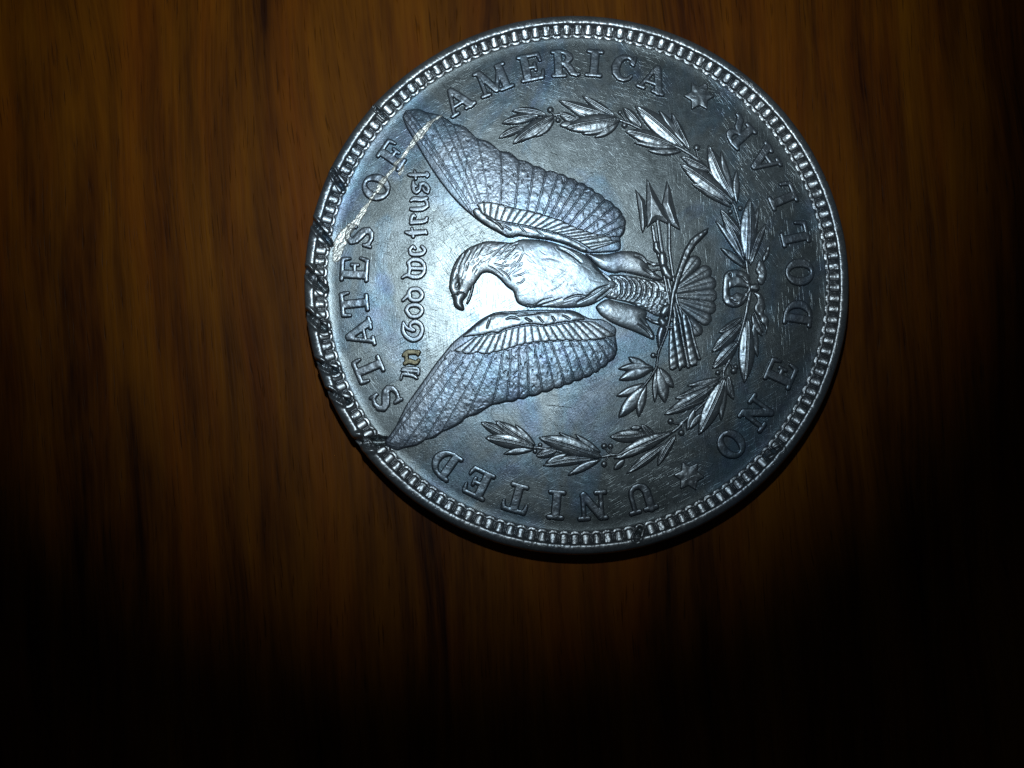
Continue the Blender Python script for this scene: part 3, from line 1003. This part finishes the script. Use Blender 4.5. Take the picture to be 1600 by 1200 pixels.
def coverts(wing, sd, outer, inner, n, lean, lift, seed):
    O = resample(outer, n + 1)
    I = resample(inner, 400)
    for k in range(n):
        f0 = np.clip(k / n - lean, 0, 1)
        f1 = np.clip((k + 1) / n - lean, 0, 1)
        i0, i1 = I[int(f0 * 399)], I[int(f1 * 399)]
        if np.hypot(*(i1 - i0)) < 1.2:
            i1 = i1 + np.array([1.2, 0.4])
        pl = [tuple(i0), tuple(O[k])] + bulge(O[k], O[k + 1], 1.3 if seed == 0 else -1.3) + [tuple(O[k + 1]), tuple(i1)]
        s = poly_sdf(pl)

        def H(x, y, d):
            return wing_z(sd, x, y) + lift + 0.12 * prof(d, 1.1) + 0.5 * prof(d, 4.5) + 0.25 * vnoise(x, y, 4, 35)
        relief('covert_feather', s, H, MAT_RELIEF, wing, res=0.8, bottom=lambda x, y: wing_z(sd, x, y) + lift - 0.15)


def covert_band(wing, sd, outer, inner, lift):
    s = poly_sdf(list(outer) + list(inner)[::-1])
    relief('covert_band', s, lambda x, y, d: wing_z(sd, x, y) + lift * prof(d, 1.5) - 0.1, MAT_RELIEF, wing, res=0.9, grow=0.8, bottom=lambda x, y: np.maximum(wing_z(sd, x, y) - 0.8, -1.0))


def shoulder(wing, sd, pts, lift, lines=()):
    s = poly_sdf(catmull(pts, sub=3))
    relief('shoulder', s, lambda x, y, d: wing_z(sd, x, y) + lift + 1.2 * prof(d, 1.8) + 1.2 * prof(d, 9) + 0.4 * vnoise(x, y, 7, 36) + 0.15 * vnoise(x, y, 3, 37) - groove(x, y, lines),
           MAT_RELIEF, wing, res=0.8, bottom=lambda x, y: np.maximum(wing_z(sd, x, y) - 1.5, -1.0))


up_wing = relief('wing', UPW, lambda x, y, d: np.maximum(wing_z(UPW, x, y, d) - 0.25 * prof(d, 3), 0), MAT_WING, coin, res=0.9)
up_wing['label'] = 'upper spread wing of the eagle with a scratch across its tip'
lo_wing = relief('wing', LOW, lambda x, y, d: np.maximum(wing_z(LOW, x, y, d) - 0.25 * prof(d, 3), 0), MAT_WING, coin, res=0.9)
lo_wing['label'] = 'lower spread wing of the eagle'

UP_RIDGE = [(745, 320), (754, 316), (777, 319), (793, 325), (824, 330), (855, 339), (879, 347), (898, 357), (920, 364), (935, 369), (948, 369), (956, 376), (969, 377)]
UP_INNER = [(754, 334), (775, 345), (790, 347.5), (805, 350), (830, 355), (861, 362), (880, 367), (905, 378), (925, 391)]
# feathers of the upper wing: (root, tip cusp)
up_pairs = [((737, 336), (629.5, 184)), ((738, 328), (632, 174)), ((732, 318), (640, 173)), ((741, 320), (668, 176)), ((746, 318), (690, 181)), ((752, 316), (708, 193)), ((764, 317), (746, 215.5)), ((782, 320), (782, 235.5)), ((804, 327), (811, 250)),
            ((823, 330), (834.5, 259)), ((837, 333), (853.5, 267)), ((849, 337), (872.5, 271.5)), ((859, 340), (887.5, 277.5)), ((868, 343), (903.5, 285)), ((878, 346), (917.5, 291.5)), ((889, 352), (931, 300.5)),
            ((901, 358), (946, 311.5)), ((913, 361), (960, 322)), ((926, 366), (972.5, 337)), ((940, 369), (976.5, 353)), ((952, 372), (969, 370))]
feathers(up_wing, UPW, up_pairs)
covert_band(up_wing, UPW, UP_RIDGE, UP_INNER, 1.6)
coverts(up_wing, UPW, UP_RIDGE, UP_INNER, 20, 0.03, 1.6, 0)
shoulder(up_wing, UPW, [(747, 325), (756, 335), (775, 345.5), (790, 348.5), (805, 351), (830, 356), (861, 363), (880, 368), (905, 380), (919, 391), (910, 394), (897, 387.5), (879, 380.5), (858, 375), (830, 371.5), (811, 368.5),
                         (796, 371.5), (780, 364), (757, 351), (742, 338), (738, 329)], 1.6,
         [([(760, 340), (778, 350), (786, 360)], 1.6, 1.6), ([(785, 352), (800, 361)], 1.4, 1.0), ([(812, 354), (822, 366)], 1.2, 0.8), ([(838, 359), (850, 370)], 1.2, 0.8)])

LO_RIDGE = [(709, 547.5), (732, 553), (747, 550), (757, 554), (770, 550.5), (785, 547.5), (804, 541), (826, 535.5), (860, 532.5), (879, 531), (910, 532), (935, 530), (946, 527), (961, 524)]
LO_INNER = [(740, 527), (756, 525), (768, 521.5), (779, 522), (791, 516), (810, 511), (829, 508), (847, 510), (860, 509), (879, 505.5), (908, 502), (930, 503)]
lo_pairs = [((950, 527), (964, 540)), ((942, 529), (963, 552)), ((931, 531), (951, 565)), ((919, 533), (939, 575)), ((905, 533), (927.5, 582)), ((891, 532.5), (912.5, 589.5)), ((877, 532.5), (897.5, 594.5)), ((861, 533.5), (882.5, 600.5)),
            ((848, 535), (866, 606)), ((834, 536), (847.5, 612)), ((823, 538), (826, 618.5)), ((811, 541), (810, 622.5)), ((798, 545), (792, 627)), ((786, 549), (770, 632)), ((772, 552), (729, 652)), ((757, 555), (691, 674)),
            ((743, 553), (665, 687)), ((729, 553), (631, 699)), ((716, 551), (604, 695)), ((703, 546), (603, 686))]
feathers(lo_wing, LOW, lo_pairs, bul=2.4)
covert_band(lo_wing, LOW, LO_RIDGE, LO_INNER, 1.6)
coverts(lo_wing, LOW, LO_RIDGE, LO_INNER, 20, 0.02, 1.6, 1)
shoulder(lo_wing, LOW, [(722, 527), (735, 526), (756, 524), (768, 520.5), (779, 521), (791, 515), (810, 510), (829, 507), (847, 509), (860, 508), (879, 504.5), (900, 502), (915, 499), (900, 488), (880, 486), (850, 487), (820, 488),
                         (795, 489), (781, 489), (768, 492), (750, 502), (735, 514)], 1.6,
         [([(766, 497), (760, 514)], 1.2, 1.2), ([(812, 500), (800, 496), (790, 500)], 1.4, 1.0), ([(820, 497), (832, 504)], 1.5, 1.5), ([(840, 494), (850, 506)], 1.3, 1.0), ([(862, 494), (868, 503)], 1.3, 1.0),
          ([(878, 492), (892, 500)], 1.3, 1.0), ([(808, 494), (826, 491), (845, 489)], 1.4, 1.2)])

# ------------------------------------------------------------------ the eagle's body with head, beak, eye, legs and claws
BODY = [(704, 458), (701, 447.5), (702.5, 432.5), (707, 416), (716, 400), (730, 387.5), (745, 380.5), (760, 376), (780, 376.5), (800, 378), (812, 373.5), (830, 372.5), (857, 376), (885, 385), (912, 396), (926, 408),
        (940, 422.5), (955, 433), (964, 442), (964, 448), (958, 455), (948, 463), (930, 474), (916, 479), (897, 481), (879, 481.5), (846, 480), (832, 481), (818, 478.5), (808, 473), (804, 464), (801, 455), (792, 448.5),
        (784, 440), (776, 432), (765, 426.5), (755, 427), (749, 433.5), (744, 441), (739, 448), (733, 455), (729, 464), (722, 470), (712, 466)]
BS = poly_sdf(catmull(BODY, sub=4))
neck_lines = []
for (a, b, c) in (((716, 418), (722, 404), (726, 396)), ((724, 414), (731, 400), (735, 392)), ((734, 408), (740, 396), (745, 386)), ((744, 404), (750, 392), (756, 382)), ((756, 398), (762, 390), (766, 382)),
                  ((752, 400), (764, 396), (772, 390)), ((768, 402), (778, 392), (786, 382)), ((780, 400), (788, 390), (796, 382)), ((786, 406), (796, 396), (806, 384)), ((770, 412), (786, 416), (796, 414)),
                  ((744, 420), (752, 412), (762, 408)), ((738, 426), (742, 418), (748, 414)), ((728, 424), (730, 416), (732, 410)), ((796, 424), (806, 414), (814, 404)), ((804, 418), (812, 406), (818, 394)),
                  ((790, 434), (800, 424), (806, 418)), ((800, 432), (812, 430), (824, 424)), ((806, 444), (814, 442), (820, 436)), ((762, 416), (774, 422), (786, 432)), ((776, 420), (790, 428), (798, 440))):
    neck_lines.append(([a, b, c], random.uniform(0.8, 1.2), random.uniform(0.4, 0.9)))
body_lines = [([(818, 476), (840, 478), (862, 472), (880, 466)], 1.3, 0.6), ([(832, 481), (848, 470), (864, 466)], 1.3, 0.5), ([(880, 470), (900, 462), (916, 464)], 1.5, 1.0), ([(900, 474), (926, 460), (944, 448)], 1.6, 1.2),
              ([(914, 466), (934, 452), (952, 446)], 1.5, 1.2), ([(930, 470), (944, 460), (956, 450)], 1.5, 1.2), ([(926, 412), (940, 426), (954, 440)], 1.6, 1.2), ([(870, 386), (890, 396), (910, 412)], 2.0, 0.9),
              ([(862, 440), (878, 430), (890, 418)], 2.2, 0.25), ([(850, 460), (870, 452), (884, 440)], 2.2, 0.25), ([(846, 404), (862, 404), (880, 410)], 2.2, 0.25)]


def inbody(m):
    return lambda u, v: BS(np.array([float(u)]), np.array([float(v)]))[0] < -m


def neck_angle(u, v):
    return -75 + 45 * min(1.0, max(0.0, (u - 705) / 90.0))


neck_lines += hatch(70, (704, 378, 812, 436), neck_angle, (7, 16), (0.6, 1.0), (0.2, 0.55), 5, inbody(2))
body_lines += hatch(60, (806, 380, 955, 476), lambda u, v: 20 - (v - 430) * 0.7, (8, 20), (0.6, 1.0), (0.06, 0.2), 6, inbody(3))


def body_h(x, y, d):
    h = 3.6 * prof(d, 2.4) + 3.0 * prof(d, 27) + 0.5 * vnoise(x, y, 18, 41) + 0.12 * vnoise(x, y, 7, 42) + 0.06 * vnoise(x, y, 3, 43)
    h = h - groove(x, y, neck_lines) - groove(x, y, body_lines)
    # socket of the eye, brow
    h = h - 1.8 * np.exp(-(((x - 714.5) / 4.5) ** 2 + ((y - 447) / 6) ** 2)) + 1.2 * np.exp(-(((x - 719) / 3.2) ** 2 + ((y - 441) / 7) ** 2))
    return h


body = relief('eagle_body', BS, body_h, MAT_RELIEF, coin, res=0.8)
eye = stroke_sdf([(714.5, 444, 2.4), (713, 449, 1.8)])
relief('eye', eye, lambda x, y, d: 5.6 + 1.4 * prof(d, 2), MAT_RELIEF, body, res=0.4, bottom=4.0)
beak = poly_sdf(catmull([(704.5, 460), (707, 466), (707.5, 473), (710, 479.5), (716, 484), (723, 485.5), (726, 483), (725, 477), (723.5, 472), (726, 466), (729, 459), (724, 454), (714, 454)], sub=3))
relief('beak', beak, lambda x, y, d: 3.2 * prof(d, 2.0) + 4.6 * prof(d, 9) - groove(x, y, [([(706, 462), (712, 458), (716, 462)], 1.4, 1.6)]), MAT_RELIEF, body, res=0.6)
lowbeak = stroke_sdf([(739, 446, 2.6), (736, 458, 2.8), (733, 467, 3.0), (730, 473, 2.4)])
relief('beak', lowbeak, lambda x, y, d: 6.6 * prof(d, 2.8), MAT_RELIEF, body, res=0.6)

for pts in ([(914, 395.5), (930, 396), (948, 396), (970, 391.5), (991, 392), (1005, 397.5), (1012, 406), (1015, 418), (1027, 427), (1037, 435.5), (1029, 438.5), (1010, 434), (991, 429), (972, 425.5), (962, 427.5), (948, 424.5), (935, 417.5), (923, 405.5)],
            [(931, 478), (947, 466.5), (964, 470), (985, 475), (1004, 481), (1012, 488.5), (1009.5, 497), (1016, 510), (1023, 521), (1021, 531), (1004, 524), (985, 516), (966, 509), (952, 502), (940, 494), (934, 487)]):
    s = poly_sdf(catmull(pts, sub=4))
    relief('leg', s, lambda x, y, d: 3.4 * prof(d, 2.2) + 3.2 * prof(d, 18) + 0.35 * vnoise(x, y, 11, 45) + 0.12 * vnoise(x, y, 4, 46)
           - groove(x, y, [([(990, 400), (1002, 404), (1010, 412)], 1.4, 1.3), ([(1004, 420), (1020, 430)], 1.3, 1.2), ([(996, 506), (1010, 516), (1018, 526)], 1.3, 1.5), ([(1000, 498), (1012, 510)], 1.2, 1.2)]),
           MAT_RELIEF, body, res=0.8)
for strokes, h in (([(1010, 408, 3), (1022, 413, 3.6), (1031, 412, 3)], 4.4), ([(1010, 496, 3), (1020, 502, 3.4), (1030, 505, 3.5)], 4.4), ([(1014, 424, 2.6), (1026, 421, 2.4), (1034, 420, 2.4)], 4.2)):
    relief('shank', stroke_sdf(strokes), lambda x, y, d, h=h: h * prof(d, 2.6) + 0.8 * vnoise(x, y, 4, 47), MAT_RELIEF, body, res=0.7)
for strokes in ([(1025, 381, 4.4), (1026, 388, 5.2), (1030, 395, 3.6)], [(1035, 399, 6.2), (1036, 407, 6.8), (1036, 412, 6.0)], [(1038, 419, 6.0), (1042, 427, 6.8), (1047, 433, 5.4)],
                [(1037, 489, 6.6), (1041, 483, 7.2), (1044, 479, 5)], [(1034, 501, 6.0), (1037, 505, 7.2)], [(1034, 514, 5.4), (1031, 524, 5.6), (1030, 532, 3.6), (1030, 541, 1.8)],
                [(1041, 511.5, 2.6), (1050, 512.5, 2.4)]):
    r = max(p[2] for p in strokes)
    relief('claw', stroke_sdf(strokes), lambda x, y, d, r=r: 3.0 * prof(d, 2) + 4.6 * prof(d, r * 1.1) + 0.3, MAT_RELIEF, body, res=0.6, grow=0.8)

# ------------------------------------------------------------------ tail
tail_o = poly_sdf(catmull([(950, 430), (966, 428), (991, 431), (1015, 436), (1040, 440), (1050, 446), (1055, 462), (1052, 482), (1040, 495), (1026, 494), (1010, 486), (985, 474), (960, 468), (945, 464), (940, 448)], sub=3))
arc_lines = []
for k, x0 in enumerate((969, 977, 985, 993, 1001, 1009, 1018, 1027)):
    arc_lines.append(([(x0 - 6, 434 + k * 0.6), (x0 + 1, 440 + k * 0.5), (x0 + 3, 450), (x0 + 1, 460 + k * 0.5), (x0 - 6, 467 + k)], 1.25, 1.7 if k < 5 else 0.9))
tail = relief('tail', tail_o, lambda x, y, d: 2.0 * prof(d, 2.2) + 2.6 * prof(d, 18) - groove(x, y, arc_lines) + 0.7 * vnoise(x, y, 4.2, 51) * np.clip((x - 985) / 30, 0.2, 1) + 0.5 * vnoise(x, y, 2.2, 52), MAT_RELIEF, coin, res=0.75)
for k, (b, t, hw, z) in enumerate((((1056, 446), (1091, 402), 9.2, 0.0), ((1058, 450), (1110, 420), 9.6, 0.3), ((1058, 455), (1118, 440), 9.6, 0.5), ((1058, 462), (1119.5, 461), 9.6, 0.7),
                                   ((1058, 468), (1118, 482), 9.4, 0.5), ((1058, 473), (1110, 502), 9.2, 0.3), ((1059, 478), (1094, 522), 8.6, 0.0))):
    b, t = np.array(b, float), np.array(t, float)
    e = t - b
    L = np.hypot(*e)
    e /= L
    tipc = t - e * hw
    s = stroke_sdf([(b[0], b[1], 2.5), (*(b + e * L * 0.4), hw * 0.62), (*tipc, hw)])
    nn = np.array([-e[1], e[0]])

    def H(x, y, d, b=b, e=e, nn=nn, z=z, hw=hw):
        c = (x - b[0]) * nn[0] + (y - b[1]) * nn[1]
        a = (x - b[0]) * e[0] + (y - b[1]) * e[1]
        return 2.2 * prof(d, 1.8) + 2.2 * prof(d, hw * 0.9) + z - 0.6 * np.exp(-(c / 0.8) ** 2) + 0.12 * vnoise(x, y, 7, 54) + 0.12 * vnoise(x, y, 2.5, 59)
    relief('tail_feather', s, H, MAT_RELIEF, tail, res=0.75, grow=2.0)

# ------------------------------------------------------------------ three arrows
ARROWS = [
    ([(993, 295.5), (1000, 303), (1008, 312.5), (1010, 330), (1010, 352), (1004.5, 364), (1001.5, 356)], [(1020, 354, 2.4), (1023, 374, 2.6), (1027, 390, 2.4), (1040, 440, 2.2), (1050, 500, 2.4)],
     [(1046, 518), (1050.5, 513), (1054.5, 538), (1058.5, 569), (1055, 575.5), (1047, 577), (1045.2, 556)], 0.0),
    ([(1010.5, 279.5), (1014, 283), (1023, 300), (1036, 323), (1047.5, 347.5), (1042, 349.5), (1033, 345), (1027.5, 343.5), (1022, 347), (1011, 355.5), (1009.8, 330), (1010, 300)], [(1028, 345, 2.8), (1032, 375, 2.8), (1037, 405, 2.6), (1052, 470, 2.4), (1056, 500, 2.4)],
     [(1051, 500), (1056.5, 496), (1063.5, 532), (1071.5, 570), (1067, 573), (1061, 578.5), (1057.5, 556), (1053, 524)], 0.7),
    ([(1042, 282), (1047, 292), (1052, 315), (1058, 338), (1063.5, 359), (1058, 357), (1049, 351.5), (1043.5, 340), (1034.5, 318.5), (1038, 302)], [(1046, 349, 2.4), (1046, 390, 2.4), (1051, 425, 2.2), (1058, 470, 2.2), (1068, 500, 2.2)],
     [(1065.5, 492), (1071.5, 490), (1080, 528), (1089.5, 565), (1086, 570), (1077.5, 570), (1072.5, 540), (1068, 512)], 0.3)]
for head, shaft, fl_, z in ARROWS:
    sh = relief('arrow', stroke_sdf(shaft), lambda x, y, d, z=z: 5.0 * prof(d, 2.5) + z + 0.4 * vnoise(x, y, 5, 55), MAT_RELIEF, coin, res=0.7, grow=0.9)
    hs = poly_sdf(head)
    c0 = np.array(head[0], float)
    relief('arrow_head', hs, lambda x, y, d, z=z: 3.6 * prof(d, 1.8) + 2.4 * np.clip(d / 8, 0, 1) + z + 0.3 * vnoise(x, y, 6, 56), MAT_RELIEF, sh, res=0.65, grow=0.6)
    fs = poly_sdf(catmull(fl_, sub=2))
    relief('fletching', fs, lambda x, y, d, z=z: 3.0 * prof(d, 1.7) + 1.8 * prof(d, 5) + 1.2 + z + 0.15 * np.sin((y + x * 0.6) / 1.9) + 0.1 * vnoise(x, y, 6, 57), MAT_RELIEF, sh, res=0.65, grow=0.8)
    if z == 0.7:
        for st in ([(1056, 476, 2.2), (1062, 500, 2.6), (1068, 535, 2.8), (1075, 568, 2.8), (1075.5, 572, 3.4)], [(1060, 478, 2.2), (1066, 486, 2.4), (1074, 494, 2.6), (1079, 508, 2.8), (1085, 535, 2.8), (1092.5, 560, 2.8)]):
            relief('fletching_rod', stroke_sdf(st), lambda x, y, d: 6.0 * prof(d, 2.7) + 0.5 * vnoise(x, y, 4, 58), MAT_RELIEF, sh, res=0.65, grow=0.6)

# ------------------------------------------------------------------ olive branch
branch = stem('olive_branch', [
    [(1106.5, 356, 0.8), (1103, 361, 3.6), (1092, 370, 5.6), (1084, 377, 6.2), (1074, 393, 6.0), (1066, 414, 5.6), (1058, 438, 5.2), (1052, 458, 4.8), (1049, 478, 4.2), (1046, 500, 3.2), (1041, 520, 2.4),
     (1034, 538, 2.0), (1029, 549, 2.6), (1027, 562, 2.0), (1026, 573, 2.2)], [(1026, 573, 2.0), (1016, 590, 2.0), (1009, 599, 2.2), (1003, 606, 1.6)], [(1022, 555, 1.5), (1028, 556, 1.6)]],
    coin, h=7.0, wall=4.5, z=1.2)
berry(1021, 555, 4.2, branch, 0.4)
for b, t, hw, bend, z in (((1014, 574), (983, 558), 5.6, -0.08, 0.0), ((1020, 573), (967, 576), 5.6, 0.06, 0.3), ((1020, 576), (968, 593), 7.4, 0.05, 0.6), ((1006, 599), (964, 618), 5.4, -0.08, 0.1), ((1008, 602), (967.5, 651.5), 8.8, -0.02, 0.6),
                          ((1010, 603), (998, 650.5), 5.8, 0.08, 0.2), ((1024, 580), (1023, 627), 3.6, -0.02, 0.1), ((1028, 574), (1039, 628), 8.4, -0.04, 0.5), ((1031, 575), (1052.5, 604), 6.4, 0.10, 0.1)):
    leaf(b, t, hw, branch, bend, z, hmax=5.6, rib=False)

# ------------------------------------------------------------------ scratches in the metal
bv, bp_ = [], []
bpy.context.view_layer.update()
for o in list(LETTERS) + [up_wing] + list(up_wing.children) + [c for c in coin.children if c.name.startswith('field')]:
    base = len(bv)
    bv += [v.co.copy() for v in o.data.vertices]
    bp_ += [[base + i for i in p.vertices] for p in o.data.polygons]
tree = BVHTree.FromPolygons(bv, bp_)


def surf(x, y):
    out = np.zeros(x.shape)
    for i, (u, v) in enumerate(zip(x, y)):
        p = W(u, v)
        hit = tree.ray_cast(Vector((p.x, p.y, 0.01)), Vector((0, 0, -1)))
        out[i] = (hit[0].z - FIELD) / K if hit[0] is not None else 0.0
    return out


def scratch(pts, h, label, res=0.7, mat=MAT_SCRATCH, streak=1.5):
    P = np.asarray(pts, float)
    s0 = stroke_sdf(P)

    def s(x, y):
        return s0(x, y) + (2.2 * vnoise(x, y, 5, 63) + 1.0 * vnoise(x, y, 2.2, 64) + 4.2 * vnoise(x, y, 17, 65) if mat is MAT_SCRATCH else 0.0)
    s.box = s0.box

    def H(x, y, d):
        b = surf(x, y)
        dx, dy = P[-1, 0] - P[0, 0], P[-1, 1] - P[0, 1]
        L = math.hypot(dx, dy)
        c = (-(x - P[0, 0]) * dy + (y - P[0, 1]) * dx) / L
        a = ((x - P[0, 0]) * dx + (y - P[0, 1]) * dy) / L
        return b + h * prof(d, 2.0) + streak * (vnoise(a / 9, c, 1.6, 61) + 0.6 * vnoise(a / 3, c, 1.1, 62))
    o = relief('scratch', s, H, mat, coin, res=res, grow=(1.3 if mat is MAT_SCRATCH else 0.0), bottom=lambda x, y: surf(x, y) - 0.5)
    if label:
        o['label'] = label


scratch([(690, 180, 0.8), (684, 184, 2.0), (675, 191, 3.0), (661, 206, 4.0), (647, 220, 3.6), (638, 233, 2.4), (629, 245, 1.6), (619, 256, 3.2), (612, 266, 1.6), (603, 276, 2.4), (597, 286, 4.2), (589, 298, 3.0), (580, 311, 2.0),
         (572, 322, 2.6), (558, 344, 4.6), (546, 356, 6.6), (538, 366, 8.5), (531, 378, 7.5), (527, 392, 6.0), (525, 404, 4.0)], 1.2, 'long pale scratch from the upper wing tip down to the rim')
scratch([(631, 256, 0.5), (627, 264, 1.6), (624, 271, 0.5)], 0.8, 'short pale nick beside the letter F')
scratch([(852, 234.5, 0.3), (866, 239, 0.9), (886, 247, 0.3)], 0.6, 'fine bright hairline in the field above the upper wing', res=0.5, mat=MAT_FIELD)
scratch([(849, 632, 0.3), (872, 634, 1.2), (905, 638.5, 0.3)], 1.0, 'fine hairline in the field below the lower wing', res=0.5, mat=MAT_FIELD)
scratch([(525, 425, 0.3), (524.5, 445, 0.8), (524, 466, 0.3)], 0.6, 'fine hairline between rim and legend', res=0.5, mat=MAT_FIELD)
scratch([(1166, 598, 0.3), (1170, 590, 0.8), (1174, 582, 0.3)], 0.6, 'fine hairline below the wreath leaf', res=0.5, mat=MAT_FIELD)
scratch([(866, 760.5, 0.4), (876, 759.5, 1.6), (884, 759.8, 0.4)], 0.8, 'short bright nick above the letter I', res=0.5, mat=MAT_FIELD)
scratch([(1018, 322, 0.3), (1022, 325, 0.8), (1026, 331, 0.3)], 6.2, 'fine hairline on the middle arrow head', res=0.5, mat=MAT_FIELD)
for k in range(30):
    u, v = rng.uniform(690, 760), rng.uniform(330, 420)
    L = rng.uniform(4, 13)
    a = math.radians(rng.normal(-58, 10))
    if BS(np.array([u]), np.array([v]))[0] < 12 or UPW(np.array([u]), np.array([v]))[0] < 12:
        continue
    scratch([(u - L * math.cos(a), v - L * math.sin(a), 0.25), (u, v, 0.75), (u + L * math.cos(a), v + L * math.sin(a), 0.25)], 0.35, None, res=0.5, mat=MAT_FIELD, streak=0.1)
